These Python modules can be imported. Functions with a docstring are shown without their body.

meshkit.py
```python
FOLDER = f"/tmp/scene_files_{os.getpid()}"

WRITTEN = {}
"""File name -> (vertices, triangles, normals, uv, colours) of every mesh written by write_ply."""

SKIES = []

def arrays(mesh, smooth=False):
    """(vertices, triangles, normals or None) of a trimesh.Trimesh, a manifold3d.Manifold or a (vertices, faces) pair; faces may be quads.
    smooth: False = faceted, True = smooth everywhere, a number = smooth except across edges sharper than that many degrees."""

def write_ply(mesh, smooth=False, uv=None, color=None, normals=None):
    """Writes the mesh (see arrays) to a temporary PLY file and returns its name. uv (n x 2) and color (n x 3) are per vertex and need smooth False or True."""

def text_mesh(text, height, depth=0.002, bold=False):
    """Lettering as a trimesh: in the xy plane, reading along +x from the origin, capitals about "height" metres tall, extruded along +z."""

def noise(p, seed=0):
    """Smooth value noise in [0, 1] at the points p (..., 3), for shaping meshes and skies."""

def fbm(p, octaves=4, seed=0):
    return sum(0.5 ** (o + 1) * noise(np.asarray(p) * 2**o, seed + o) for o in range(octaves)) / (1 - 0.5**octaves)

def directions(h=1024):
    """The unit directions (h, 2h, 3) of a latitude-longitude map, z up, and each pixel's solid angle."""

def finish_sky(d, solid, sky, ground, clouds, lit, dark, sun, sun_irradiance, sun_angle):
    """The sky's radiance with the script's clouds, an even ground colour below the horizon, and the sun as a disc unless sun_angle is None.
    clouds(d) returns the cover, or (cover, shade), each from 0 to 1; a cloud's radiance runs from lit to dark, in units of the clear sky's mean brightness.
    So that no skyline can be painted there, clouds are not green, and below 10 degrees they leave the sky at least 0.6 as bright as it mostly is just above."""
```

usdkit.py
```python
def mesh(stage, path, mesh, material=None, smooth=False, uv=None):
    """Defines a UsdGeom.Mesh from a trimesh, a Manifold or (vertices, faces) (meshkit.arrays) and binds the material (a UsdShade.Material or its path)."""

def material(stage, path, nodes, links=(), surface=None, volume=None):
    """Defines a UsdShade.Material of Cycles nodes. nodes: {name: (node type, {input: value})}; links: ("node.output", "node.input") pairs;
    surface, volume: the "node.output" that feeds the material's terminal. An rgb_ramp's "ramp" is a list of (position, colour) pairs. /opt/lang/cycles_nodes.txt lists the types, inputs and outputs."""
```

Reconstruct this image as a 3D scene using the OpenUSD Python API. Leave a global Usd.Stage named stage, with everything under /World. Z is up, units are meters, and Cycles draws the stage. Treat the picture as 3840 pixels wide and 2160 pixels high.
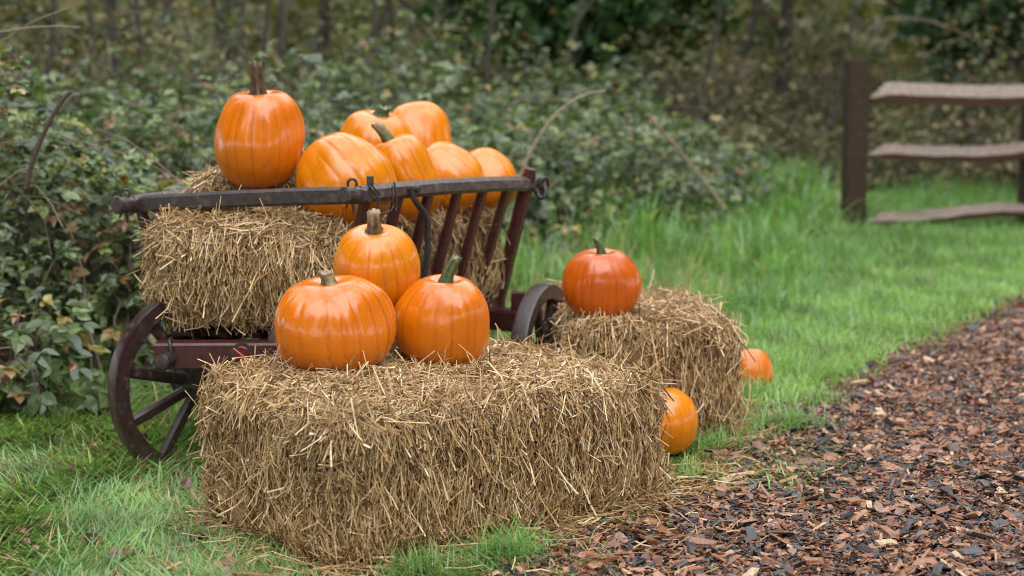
import math, numpy as np, trimesh, usdkit
from meshkit import noise, fbm
from pxr import Usd, UsdGeom, UsdLux, UsdShade, Gf, Sdf, Vt

stage = Usd.Stage.CreateInMemory()
UsdGeom.SetStageUpAxis(stage, 'Z'); UsdGeom.SetStageMetersPerUnit(stage, 1.0)
world = UsdGeom.Xform.Define(stage, '/World'); stage.SetDefaultPrim(world.GetPrim())
UsdGeom.Scope.Define(stage, '/World/Looks')

# ------------------------------------------------------------------ camera, sky, sun
EYE = 1.18
cam = UsdGeom.Camera.Define(stage, '/World/camera')
cam.AddTranslateOp().Set(Gf.Vec3d(0, 0, EYE)); cam.AddRotateXOp().Set(90 - 8.63)
cam.CreateHorizontalApertureAttr(36.0); cam.CreateVerticalApertureAttr(20.25)
cam.CreateFocalLengthAttr(52.5); cam.CreateClippingRangeAttr(Gf.Vec2f(0.1, 400))
cam.CreateFStopAttr(2.2); cam.CreateFocusDistanceAttr(3.85)
cam.CreateExposureAttr(1.65)
SUN_EL, SUN_AZ = 62.0, 150.0           # azimuth from +y towards +x, degrees
el, az = math.radians(SUN_EL), math.radians(SUN_AZ)
usdkit.material(stage, '/World/Looks/sky', {
    's': ('sky_texture', {'sky_type': 'single_scattering', 'sun_disc': False, 'sun_elevation': el, 'sun_rotation': az}),
    'tc': ('texture_coordinate', {}),
    'n': ('noise_texture', {'scale': 2.2, 'detail': 5.0, 'roughness': 0.55}),
    'r': ('rgb_ramp', {'ramp': [(0.3, (5.6, 5.9, 6.3)), (0.7, (8.6, 8.7, 8.8))]}),
    'm': ('mix_color', {'fac': 0.88, 'use_clamp': False}),
    'b': ('background_shader', {'strength': 0.11})},
    [('tc.generated', 'n.vector'), ('n.fac', 'r.fac'), ('s.color', 'm.a'), ('r.color', 'm.b'), ('m.result', 'b.color')], surface='b.background')
dome = UsdLux.DomeLight.Define(stage, '/World/sky')
UsdShade.MaterialBindingAPI.Apply(dome.GetPrim()).Bind(UsdShade.Material.Get(stage, '/World/Looks/sky'))
dome.GetPrim().SetCustomDataByKey('kind', 'structure')
sun = UsdLux.DistantLight.Define(stage, '/World/sun')
sun.CreateNormalizeAttr(True); sun.CreateIntensityAttr(0.2); sun.CreateAngleAttr(70.0); sun.CreateColorAttr(Gf.Vec3f(1, 0.96, 0.9))
sun.AddRotateZOp().Set(-SUN_AZ); sun.AddRotateXOp().Set(-(90 - SUN_EL))

# ------------------------------------------------------------------ helpers
used = {}
def numbered(parent, name):
    k = used.get((parent, name), -1) + 1; used[(parent, name)] = k
    return f'{parent}/{name}' + (f'_{k:03d}' if k else '')
class T:
    def __init__(s, path, loc): s.path, s.loc = path, np.asarray(loc, float)
def data(prim, label=None, cat=None, group=None, kind=None):
    for k, v in (('label', label), ('category', cat), ('group', group), ('kind', kind)):
        if v: prim.SetCustomDataByKey(k, v)
def thing(name, label, cat, loc, group=None):
    p = numbered('/World', name); x = UsdGeom.Xform.Define(stage, p); x.AddTranslateOp().Set(Gf.Vec3d(*map(float, loc)))
    data(x.GetPrim(), label, cat, group); return T(p, loc)
def holder(t, name):
    p = numbered(t.path, name); UsdGeom.Xform.Define(stage, p); return T(p, t.loc)
def part(t, name, mesh, m, smooth=False, tone=None, label=None, kind=None):
    """One Mesh prim under t, or at top level if t is None. mesh: (V, F) in world coordinates; tone: a number per vertex."""
    parent, loc = (t.path, t.loc) if t else ('/World', np.zeros(3))
    p = numbered(parent, name)
    if isinstance(mesh, trimesh.Trimesh): mesh = (np.array(mesh.vertices), np.array(mesh.faces))
    V, F = np.asarray(mesh[0], float) - loc, np.asarray(mesh[1])
    if F.shape[1] == 4: F = np.vstack([F[:, [0, 1, 2]], F[:, [0, 2, 3]]])
    g = usdkit.mesh(stage, p, (V, F), MAT[m], smooth=smooth if tone is None else bool(smooth is True))
    if tone is not None:
        UsdGeom.PrimvarsAPI(g).CreatePrimvar('tone', Sdf.ValueTypeNames.FloatArray, 'vertex').Set(Vt.FloatArray.FromNumpy(np.broadcast_to(np.asarray(tone, np.float32), (len(V),)).copy()))
    data(g.GetPrim(), label, None, None, kind)
    return T(p, loc)
def top(name, mesh, m, label=None, cat=None, group=None, kind=None, **k):
    t = part(None, name, mesh, m, **k); data(stage.GetPrimAtPath(t.path), label, cat, group, kind); return t
def nrm(a): a = np.asarray(a, float); return a / np.maximum(np.linalg.norm(a, axis=-1, keepdims=True), 1e-12)
def cat(parts):
    V, F, n = [], [], 0
    for v, f in parts:
        V.append(v); F.append(np.asarray(f) + n); n += len(v)
    return np.vstack(V), np.vstack(F)
def tm(m): return np.array(m.vertices), np.array(m.faces)
def frame(d, hint=(0, 0, 1)):
    d = nrm(d); h = np.broadcast_to(np.asarray(hint, float), d.shape)
    a = np.cross(h, d); bad = np.linalg.norm(a, axis=-1) < 1e-3
    if np.any(bad): a = np.where(bad[..., None], np.cross(np.broadcast_to([1., 0, 0], d.shape), d), a)
    a = nrm(a); return a, np.cross(d, a)
def tube(P, R, sides=8, caps=True, phase=0.0):
    """A swept round (or n-sided) tube through P with radii R."""
    P = np.asarray(P, float); R = np.broadcast_to(np.asarray(R, float), (len(P),))
    d = np.gradient(P, axis=0); a, b = frame(d, nrm(np.cross(d[0], [0.31, 0.77, 0.55]))); 
    th = np.arange(sides) / sides * 2 * np.pi + phase
    V = (P[:, None] + R[:, None, None] * (np.cos(th)[None, :, None] * a[:, None] + np.sin(th)[None, :, None] * b[:, None])).reshape(-1, 3)
    i, j = np.meshgrid(np.arange(len(P) - 1), np.arange(sides), indexing='ij'); j2 = (j + 1) % sides
    q = np.stack([i * sides + j, i * sides + j2, (i + 1) * sides + j2, (i + 1) * sides + j], -1).reshape(-1, 4)
    F = np.vstack([q[:, [0, 1, 2]], q[:, [0, 2, 3]]])
    if caps:
        n = len(V); V = np.vstack([V, P[:1], P[-1:]]); k = np.arange(sides); k2 = (k + 1) % sides; e = (len(P) - 1) * sides
        F = np.vstack([F, np.stack([k2, k, np.full(sides, n)], 1), np.stack([e + k, e + k2, np.full(sides, n + 1)], 1)])
    return V, F
def beam(a, b, w, h, up=(0, 0, 1), bev=0.006, taper=None, segs=1, bow=0.0, wob=0.0, seed=0):
    """A timber of section w x h from a to b with chamfered long edges; taper: (start, end) scale; bow lifts the middle; wob roughens it."""
    a, b = np.asarray(a, float), np.asarray(b, float); d = nrm(b - a); s, u = frame(d, up); s = s if s @ np.cross(up, d) > 0 else -s
    x, y = w / 2, h / 2; c = min(bev, x * .6, y * .6)
    sec = np.array([(-x + c, -y), (x - c, -y), (x, -y + c), (x, y - c), (x - c, y), (-x + c, y), (-x, y - c), (-x, -y + c)])
    tt = np.linspace(0, 1, segs + 1); L = np.linalg.norm(b - a)
    if taper: 
        e = min(0.03 / L, .2); tt = np.unique(np.r_[0, e, tt[(tt > e) & (tt < 1 - e)], 1 - e, 1])
    rg = np.random.default_rng(seed); V = []
    for t in tt:
        k = 1.0
        if taper: k = taper[0] + (1 - taper[0]) * min(1, t / e) if t < e else (taper[1] + (1 - taper[1]) * min(1, (1 - t) / e) if t > 1 - e else 1)
        o = a + d * L * t + u * bow * 4 * t * (1 - t) + wob * (rg.random(3) - .5)
        V.append(o + k * (1 + wob * 4 * (rg.random() - .5)) * (sec[:, :1] * s + sec[:, 1:] * u))
    V = np.vstack(V); n = 8; m = len(tt)
    i, j = np.meshgrid(np.arange(m - 1), np.arange(n), indexing='ij'); j2 = (j + 1) % n
    q = np.stack([i * n + j, i * n + j2, (i + 1) * n + j2, (i + 1) * n + j], -1).reshape(-1, 4)
    F = [q[:, [0, 1, 2]], q[:, [0, 2, 3]]]
    F.append(np.array([(0, k + 1, k) for k in range(1, n - 1)])); e0 = (m - 1) * n
    F.append(np.array([(e0, e0 + k, e0 + k + 1) for k in range(1, n - 1)]))
    return V, np.vstack(F)
def strands(P, D, L, W, rg, bend=.08, segs=2, sides=3):
    """Many thin stalks at once: centres P, directions D, lengths L, widths W. Returns mesh and vertices per stalk."""
    n = len(P); D = nrm(D); a, b = frame(D, nrm(rg.normal(size=(n, 3))))
    t = np.linspace(-.5, .5, segs + 1); bw = (rg.normal(size=(n, 1)) * bend * L[:, None])
    C = P[:, None] + D[:, None] * (L[:, None] * t)[..., None] + a[:, None] * (bw * (1 - 4 * t ** 2))[..., None]
    th = np.arange(sides) / sides * 2 * np.pi
    ring = np.cos(th)[None, :, None] * a[:, None] + .7 * np.sin(th)[None, :, None] * b[:, None]
    V = C[:, :, None] + (W / 2)[:, None, None, None] * ring[:, None]
    i, j = np.meshgrid(np.arange(segs), np.arange(sides), indexing='ij'); j2 = (j + 1) % sides
    q = np.stack([i * sides + j, i * sides + j2, (i + 1) * sides + j2, (i + 1) * sides + j], -1).reshape(-1, 4)
    f = np.vstack([q[:, [0, 1, 2]], q[:, [0, 2, 3]]]); k = (segs + 1) * sides
    if sides == 3: f = np.vstack([f, [[0, 2, 1], [k - 3, k - 2, k - 1]]])
    return (V.reshape(-1, 3), (f[None] + (np.arange(n) * k)[:, None, None]).reshape(-1, 3)), k

# ------------------------------------------------------------------ materials
MAT = {}
def mat(name, nodes, links, surface='p.BSDF'): MAT[name] = usdkit.material(stage, f'/World/Looks/{name}', nodes, links, surface=surface)
def toned(name, ramp, rough=.5, spec=.5, nscale=60., namt=.35, trans=0.0, trans_tint=(1, 1, 1), bump=0.0, coat=0.0, alt=None):
    """Colour from the mesh's tone, varied by a fine noise; trans adds light passing through thin leaves."""
    N = {'a': ('attribute', {'attribute': 'tone'}), 'r': ('rgb_ramp', {'ramp': ramp}), 'g': ('geometry', {}),
         'n': ('noise_texture', {'scale': nscale, 'detail': 3.0}), 'k': ('map_range', {'from_min': .3, 'from_max': .7, 'to_min': 1 - namt, 'to_max': 1 + namt, 'clamp': True}),
         'c': ('vector_math', {'math_type': 'scale'}),
         'p': ('principled_bsdf', {'roughness': rough, 'specular_ior_level': spec, 'coat_weight': coat, 'coat_roughness': .12})}
    Ls = [('a.fac', 'r.fac'), ('g.position', 'n.vector'), ('n.fac', 'k.value'), ('r.color', 'c.vector1'), ('k.result', 'c.scale'), ('c.vector', 'p.base_color')]
    out = 'p.BSDF'
    if bump:
        N['b'] = ('bump', {'strength': bump, 'distance': .004}); Ls += [('n.fac', 'b.height'), ('b.normal', 'p.normal')]
    if trans:
        N['t'] = ('translucent_bsdf', {}); N['tc'] = ('vector_math', {'math_type': 'multiply', 'vector2': trans_tint}); N['x'] = ('mix_closure', {'fac': trans})
        Ls += [('c.vector', 'tc.vector1'), ('tc.vector', 't.color'), ('p.BSDF', 'x.closure1'), ('t.BSDF', 'x.closure2')]; out = 'x.closure'
    mat(name, N, Ls, out)
toned('straw', [(0, (.070, .035, .013)), (.22, (.20, .110, .043)), (.5, (.40, .245, .104)), (.75, (.59, .405, .205)), (1, (.83, .68, .44))], rough=.42, spec=.45, nscale=90, namt=.25)
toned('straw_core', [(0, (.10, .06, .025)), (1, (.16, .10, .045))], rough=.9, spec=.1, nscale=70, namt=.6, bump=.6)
toned('grass', [(0, (.045, .10, .03)), (.4, (.125, .26, .068)), (.7, (.225, .37, .105)), (.85, (.27, .28, .11)), (1, (.38, .29, .15))], rough=.28, spec=.55, nscale=4.5, namt=.4, trans=.28, trans_tint=(1.3, 1.4, .7))
toned('bramble_leaf', [(0, (.022, .036, .016)), (.35, (.065, .098, .038)), (.7, (.15, .20, .076)), (.86, (.18, .22, .065)), (.93, (.30, .24, .07)), (1, (.16, .07, .045))], rough=.3, spec=.55, nscale=40, namt=.3, trans=.2, trans_tint=(1.3, 1.5, .6))
toned('autumn_leaf', [(0, (.030, .042, .018)), (.4, (.095, .115, .042)), (.7, (.185, .175, .07)), (1, (.28, .21, .11))], rough=.45, spec=.4, nscale=20, namt=.3, trans=.25, trans_tint=(1.3, 1.3, .7))
toned('dark_leaf', [(0, (.016, .04, .013)), (.5, (.04, .09, .026)), (1, (.08, .15, .045))], rough=.4, spec=.4, nscale=10, namt=.3, trans=.25, trans_tint=(1.2, 1.6, .5))
toned('dead_leaf', [(0, (.035, .02, .014)), (.5, (.12, .06, .035)), (1, (.28, .17, .11))], rough=.4, spec=.5, nscale=50, namt=.4)
toned('cane', [(0, (.035, .022, .016)), (.5, (.10, .065, .045)), (1, (.27, .21, .15))], rough=.55, nscale=60, namt=.3)
toned('wood_chip', [(0, (.015, .013, .014)), (.3, (.038, .033, .035)), (.42, (.075, .048, .040)), (.5, (.13, .045, .022)), (.7, (.25, .10, .048)), (.87, (.33, .17, .09)), (1, (.52, .36, .22))], rough=.32, spec=.5, nscale=120, namt=.35, bump=.3)
toned('bark', [(0, (.018, .014, .011)), (1, (.075, .062, .048))], rough=.8, nscale=25, namt=.5, bump=.8)
def wood(name, c1, c2, rough=.35, spec=.5, sc=(9, 9, 9), bump=.25, worn=None):
    N = {'g': ('geometry', {}), 'mp': ('mapping', {'scale': sc}), 'n': ('noise_texture', {'scale': 6., 'detail': 6., 'roughness': .65}), 'r': ('rgb_ramp', {'ramp': [(.3, c1), (.7, c2)]}),
         'n2': ('noise_texture', {'scale': 38., 'detail': 4.}), 'r2': ('rgb_ramp', {'ramp': [(.57, (0, 0, 0)), (.68, (1, 1, 1))]}), 'mx': ('mix_color', {'b': worn or c2}),
         'b': ('bump', {'strength': bump, 'distance': .004}), 'rr': ('map_range', {'from_min': .3, 'from_max': .7, 'to_min': rough * .7, 'to_max': rough * 1.5}),
         'p': ('principled_bsdf', {'specular_ior_level': spec})}
    mat(name, N, [('g.position', 'mp.vector'), ('mp.vector', 'n.vector'), ('n.fac', 'r.fac'), ('g.position', 'n2.vector'), ('n2.fac', 'r2.fac'), ('r2.color', 'mx.fac'), ('r.color', 'mx.a'), ('mx.result', 'p.base_color'),
                  ('n.fac', 'b.height'), ('b.normal', 'p.normal'), ('n2.fac', 'rr.value'), ('rr.result', 'p.roughness')])
wood('dark_timber', (.016, .011, .010), (.045, .030, .027), rough=.3, worn=(.07, .05, .045))
wood('rail_timber', (.035, .022, .020), (.085, .055, .050), rough=.3, worn=(.13, .10, .09))
wood('red_timber', (.028, .007, .007), (.058, .013, .012), rough=.3, worn=(.035, .014, .012))
wood('wheel_timber', (.016, .009, .008), (.036, .018, .016), rough=.32, worn=(.08, .05, .045))
wood('iron', (.012, .011, .012), (.035, .028, .027), rough=.35, worn=(.07, .04, .025))
wood('fence_post', (.014, .009, .006), (.062, .036, .021), rough=.7, spec=.3, sc=(40, 40, 6), bump=.6, worn=(.09, .06, .05))
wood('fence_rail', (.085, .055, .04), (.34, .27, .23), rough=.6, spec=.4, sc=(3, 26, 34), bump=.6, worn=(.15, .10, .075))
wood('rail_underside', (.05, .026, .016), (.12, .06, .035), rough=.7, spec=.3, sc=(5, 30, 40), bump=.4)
mat('reflector', {'p': ('principled_bsdf', {'base_color': (.12, .003, .008), 'roughness': .35})}, [])
def pumpkin_skin(name, lo, hi, groove, seed):
    N = {'tc': ('texture_coordinate', {}), 'a': ('attribute', {'attribute': 'tone'}), 'mp': ('mapping', {'location': (seed * 3.1, seed * 1.7, 0)}),
         'n': ('noise_texture', {'scale': 9., 'detail': 5., 'roughness': .6}), 'r': ('rgb_ramp', {'ramp': [(.3, lo), (.7, hi)]}),
         'f': ('noise_texture', {'scale': 150., 'detail': 3.}), 'fk': ('map_range', {'from_min': .35, 'from_max': .65, 'to_min': .95, 'to_max': 1.04}), 'sc': ('vector_math', {'math_type': 'scale'}),
         'gm': ('mix_color', {'b': groove}),
         'v': ('noise_texture', {'scale': 24., 'detail': 6., 'roughness': .7}), 'vr': ('rgb_ramp', {'ramp': [(.60, (0, 0, 0)), (.70, (.5, .5, .5))]}), 'sm': ('mix_color', {'b': (.30, .13, .035)}),
         'w': ('noise_texture', {'scale': 13., 'detail': 5., 'roughness': .6, 'distortion': .6}), 'wr': ('rgb_ramp', {'ramp': [(.48, (.9, .9, .9)), (.58, (.25, .25, .25))]}),
         'wm': ('mapping', {'scale': (1, 1, .35)}),
         'rr': ('map_range', {'from_min': 0., 'from_max': 1., 'to_min': .38, 'to_max': .28}), 'cr': ('map_range', {'from_min': 0.3, 'from_max': 1., 'to_min': .28, 'to_max': .13}),
         'b': ('bump', {'strength': .22, 'distance': .006}), 'b2': ('bump', {'strength': .05, 'distance': .002}),
         'p': ('principled_bsdf', {'specular_ior_level': .28, 'coat_ior': 1.5, 'subsurface_weight': .0, 'subsurface_scale': .01, 'subsurface_radius': (1, .35, .1)})}
    mat(name, N, [('tc.object', 'mp.vector'), ('mp.vector', 'n.vector'), ('mp.vector', 'f.vector'), ('mp.vector', 'v.vector'), ('mp.vector', 'wm.vector'), ('wm.vector', 'w.vector'), ('n.fac', 'r.fac'),
                  ('f.fac', 'fk.value'), ('r.color', 'sc.vector1'), ('fk.result', 'sc.scale'), ('sc.vector', 'gm.a'), ('a.fac', 'gm.fac'), ('v.fac', 'vr.fac'), ('vr.color', 'sm.fac'), ('gm.result', 'sm.a'), ('sm.result', 'p.base_color'),
                  ('w.fac', 'wr.fac'), ('wr.color', 'p.coat_weight'), ('wr.color', 'rr.value'), ('wr.color', 'cr.value'), ('cr.result', 'p.coat_roughness'), ('rr.result', 'p.roughness'), ('n.fac', 'b.height'), ('f.fac', 'b2.height'), ('b.normal', 'b2.normal'), ('b2.normal', 'p.normal'), ('b2.normal', 'p.coat_normal')])
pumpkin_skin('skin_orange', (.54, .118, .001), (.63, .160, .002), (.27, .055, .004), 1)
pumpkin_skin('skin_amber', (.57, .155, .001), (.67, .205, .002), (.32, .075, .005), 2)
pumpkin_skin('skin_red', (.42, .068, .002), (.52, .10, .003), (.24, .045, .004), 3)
toned('stem', [(0, (.035, .018, .010)), (.3, (.11, .06, .03)), (.5, (.30, .21, .12)), (.7, (.11, .13, .045)), (1, (.028, .06, .018))], rough=.55, nscale=70, namt=.45, bump=.6)
mat('scar', {'n': ('noise_texture', {'scale': 120.}), 'r': ('rgb_ramp', {'ramp': [(.4, (.05, .025, .018)), (.6, (.22, .10, .05))]}), 'p': ('principled_bsdf', {'roughness': .8})}, [('n.fac', 'r.fac'), ('r.color', 'p.base_color')])
mat('soil', {'g': ('geometry', {}), 'n': ('noise_texture', {'scale': 30., 'detail': 6., 'roughness': .7}), 'r': ('rgb_ramp', {'ramp': [(.3, (.018, .014, .011)), (.55, (.05, .038, .024)), (.7, (.075, .06, .03))]}),
             'n2': ('noise_texture', {'scale': 1.6, 'detail': 4.}), 'r2': ('rgb_ramp', {'ramp': [(.38, (0, 0, 0)), (.55, (.8, .8, .8))]}), 'm': ('mix_color', {'b': (.06, .10, .03)}),
             'b': ('bump', {'strength': .7, 'distance': .02}), 'p': ('principled_bsdf', {'roughness': .8, 'specular_ior_level': .3})},
    [('g.position', 'n.vector'), ('g.position', 'n2.vector'), ('n.fac', 'r.fac'), ('n2.fac', 'r2.fac'), ('r2.color', 'm.fac'), ('r.color', 'm.a'), ('m.result', 'p.base_color'), ('n.fac', 'b.height'), ('b.normal', 'p.normal')])
mat('mulch_bed', {'g': ('geometry', {}), 'n': ('voronoi_texture', {'scale': 55.}), 'r': ('rgb_ramp', {'ramp': [(.0, (.012, .010, .010)), (.6, (.05, .028, .02)), (1., (.10, .05, .03))]}), 's': ('separate_color', {}),
                  'b': ('bump', {'strength': .8, 'distance': .01}), 'p': ('principled_bsdf', {'roughness': .7, 'specular_ior_level': .3})},
    [('g.position', 'n.vector'), ('n.color', 's.color'), ('s.r', 'r.fac'), ('r.color', 'p.base_color'), ('n.distance', 'b.height'), ('b.normal', 'p.normal')])

# ------------------------------------------------------------------ ground and path
EDGE_Y = np.array([1.0, 2.9, 3.436, 3.994, 4.98, 6.02, 7.42, 10.5, 14.0]); EDGE_X = np.array([-1.9, -.30, .13, .56, .95, 1.62, 2.56, 5.0, 8.0])
def edge(y): return np.interp(y, EDGE_Y, EDGE_X)
def gz(x, y):
    x, y = np.asarray(x, float), np.asarray(y, float)
    p = np.stack([x * 1.7, y * 1.7, 0 * x], -1)
    z = .03 * (fbm(p, 3, 5) - .5)
    z = z + .0 + np.clip(y - 15, 0, None) ** 1.0 * .16 * np.clip((y - 15) / 6, 0, 1)         # the bank under the woods
    off = np.clip((x - edge(y)) / .4, 0, 1) * (y < 14)
    return z * (1 - off * .6) + .012 * off * 0
gx = np.concatenate([np.linspace(-45, -4, 24)[:-1], np.linspace(-4, 5, 91), np.linspace(5, 45, 24)[1:]]); gy = np.concatenate([np.linspace(-14, 2.5, 14)[:-1], np.linspace(2.5, 12, 96), np.linspace(12, 70, 60)[1:]])
X, Y = np.meshgrid(gx, gy); n1, n0 = X.shape
V = np.stack([X, Y, gz(X, Y)], -1).reshape(-1, 3); i, j = np.meshgrid(np.arange(n1 - 1), np.arange(n0 - 1), indexing='ij'); k = i * n0 + j
GRID = np.stack([k, k + 1, k + n0 + 1, k + n0], -1).reshape(-1, 4)
top('ground', (V, GRID), 'soil', kind='structure', smooth=True)
ys = np.linspace(1.6, 12, 140); s = np.linspace(0, 1, 30)
ex = edge(ys) + .10 * (noise(np.stack([ys * 4, ys * 0, ys * 0], -1), 3) - .5)
PX = ex[:, None] + s[None] * 3.6; PY = ys[:, None] + 0 * s[None]
V = np.stack([PX, PY, gz(PX, PY) + .006], -1).reshape(-1, 3); i, j = np.meshgrid(np.arange(139), np.arange(29), indexing='ij'); k = i * 30 + j
path = top('path', (V, np.stack([k, k + 1, k + 31, k + 30], -1).reshape(-1, 4)), 'mulch_bed', kind='structure', smooth=True)

# ------------------------------------------------------------------ straw
def bale_surface(n, L, W, H, R, rg, sag=0.0, seed=0, inset=0.0, grid=None, splay=.03):
    """Points and normals on a soft rounded box (u along L, v along W, w up); grid: instead a closed mesh of it."""
    if grid:
        m = trimesh.creation.box([1, 1, 1]); 
        for _ in range(grid): m = m.subdivide()
        q = np.array(m.vertices); f = np.array(m.faces)
    else:
        A = np.array([L * H, L * H * .5, W * H * 1.25, W * H, L * W * 1.2, .0001]); fc = rg.choice(6, n, p=A / A.sum())
        q = rg.random((n, 3)) - .5
        for c, (ax, sg) in enumerate([(1, -.5), (1, .5), (0, -.5), (0, .5), (2, .5), (2, -.5)]): q[fc == c, ax] = sg
    dims = np.array([L, W, H]); half = dims / 2
    def shape(q):
        p = q * dims; inner = np.clip(p, -(half - R), half - R); d = p - inner
        ln = np.linalg.norm(d, axis=1, keepdims=True); nn = d / np.maximum(ln, 1e-9)
        mx = np.abs(d).max(1, keepdims=True); 
        p = inner + nn * mx                      # cube-like shell pushed onto a rounded one
        amt = .075 * (fbm(p * 4.5 + seed * 7.3, 3, seed) - .5) + .03 * (fbm(p * 14 + seed, 2, seed + 9) - .5)
        p = p + nn * (amt[:, None] - inset)
        u = np.clip(p[:, 0] / L + .5, 0, 1); w = p[:, 2] / H + .5
        p[:, 2] = (w * H) * (1 - sag * u ** 1.3)
        out = np.clip(1 - w / .35, 0, 1) ** 2 * splay
        p[:, :2] += nn[:, :2] * out[:, None]
        p[:, 0] += L / 2; p[:, 1] += W / 2
        return p, nn
    if grid: return (shape(q)[0], f)
    P, N = shape(q); return P, N, fc
def bale(name, label, cat_, org, udir, L, W, H, count, seed, sag=0.0, R=.075, z0=0.0, group=None, tilt=0.0, pokes=1.0, tone0=0.0, splay=.03):
    rg = np.random.default_rng(seed); u = np.array([*nrm(udir), 0]); v = np.array([-u[1], u[0], 0]); w = np.array([0, 0, 1.])
    if tilt: u = nrm(u + np.array([0, 0, tilt])); 
    M = np.stack([u, v, w]); O = np.array([org[0], org[1], z0])
    t = thing(name, label, cat_, O, group)
    cv, cf = bale_surface(0, L, W, H, R, rg, sag, seed, inset=.044, grid=5, splay=splay)
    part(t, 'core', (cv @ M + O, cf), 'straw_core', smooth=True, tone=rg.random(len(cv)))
    P, N, fc = bale_surface(count, L, W, H, R, rg, sag, seed, splay=splay)
    n = len(P); side = np.abs(N[:, 2]) < .6
    down = np.array([0, 0, -1.0]) - N * (-N[:, 2:3]); down = nrm(down); cross = np.cross(N, down)
    ang = np.where(side, rg.normal(0, .31, n), rg.uniform(-np.pi, np.pi, n))
    rnd = rg.random(n) < np.where(fc >= 2, .36, .11); ang = np.where(rnd, rg.uniform(-np.pi, np.pi, n), ang)
    topm = ~side; a0 = rg.uniform(-np.pi, np.pi, n); Tt = np.stack([np.cos(a0), np.sin(a0), 0 * a0], 1)
    D = np.cos(ang)[:, None] * down + np.sin(ang)[:, None] * cross; D[topm] = nrm(Tt - N * (Tt * N).sum(1, keepdims=True))[topm]
    lift = rg.normal(.05, .16, n); pk = rg.random(n) < .045 * pokes; lift = np.where(pk, np.abs(rg.normal(.6, .35, n)), lift)
    D = nrm(D * np.cos(lift)[:, None] + N * np.sin(lift)[:, None])
    Ln = np.clip(np.exp(rg.normal(math.log(.052), .6, n)), .012, .17); Ln = np.where(pk, np.clip(Ln, .03, .10), Ln); Wd = np.clip(rg.normal(.0031, .0011, n), .0014, .0068)
    off = rg.uniform(-.034, .009, n) + np.where(pk, .4 * Ln * np.sin(lift) , 0)
    P = P + N * off[:, None]
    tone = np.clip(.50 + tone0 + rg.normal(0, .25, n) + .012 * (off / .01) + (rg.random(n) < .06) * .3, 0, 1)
    (sv, sf), k = strands(P, D, Ln, Wd, rg)
    part(t, 'straw', (sv @ M + O, sf), 'straw', tone=np.repeat(tone, k), kind='stuff')
    # the long stalks that stand out one by one
    ok = np.nonzero(side | topm)[0]; pick = rg.choice(ok, 36, replace=False)
    for q in pick:
        Dq = nrm(D[q] + N[q] * rg.uniform(.0, .25)); l = rg.uniform(.09, .2)
        (a, b), kk = strands((P[q] + N[q] * .008)[None], Dq[None], np.array([l]), np.array([rg.uniform(.0035, .006)]), rg, bend=.05, segs=3, sides=4)
        part(t, 'stalk', (a @ M + O, b), 'straw', tone=np.full(len(a), np.clip(rg.normal(.74, .15), 0, 1)))
    return t
bale('straw_bale', 'large rectangular straw bale nearest the camera, carrying three stacked pumpkins', 'straw bale', (-.38, 3.275), (.77, .64), 1.05, .68, .395, 60000, 11, sag=.14, R=.085, splay=.06, pokes=1.4)
bale('straw_bale', 'straw bale on the grass with a single reddish pumpkin on its end', 'straw bale', (.185, 4.49), (.995, .10), .53, .74, .40, 25000, 12, sag=.03, R=.09, splay=.05, pokes=1.4)
bale('straw_bale', 'straw bale lying in the open end of the cart under the tall pumpkin', 'straw bale', (-1.125, 4.335), (.97, -.12), .70, .50, .40, 25000, 13, sag=.16, z0=.36, pokes=2.6, R=.175)
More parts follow.
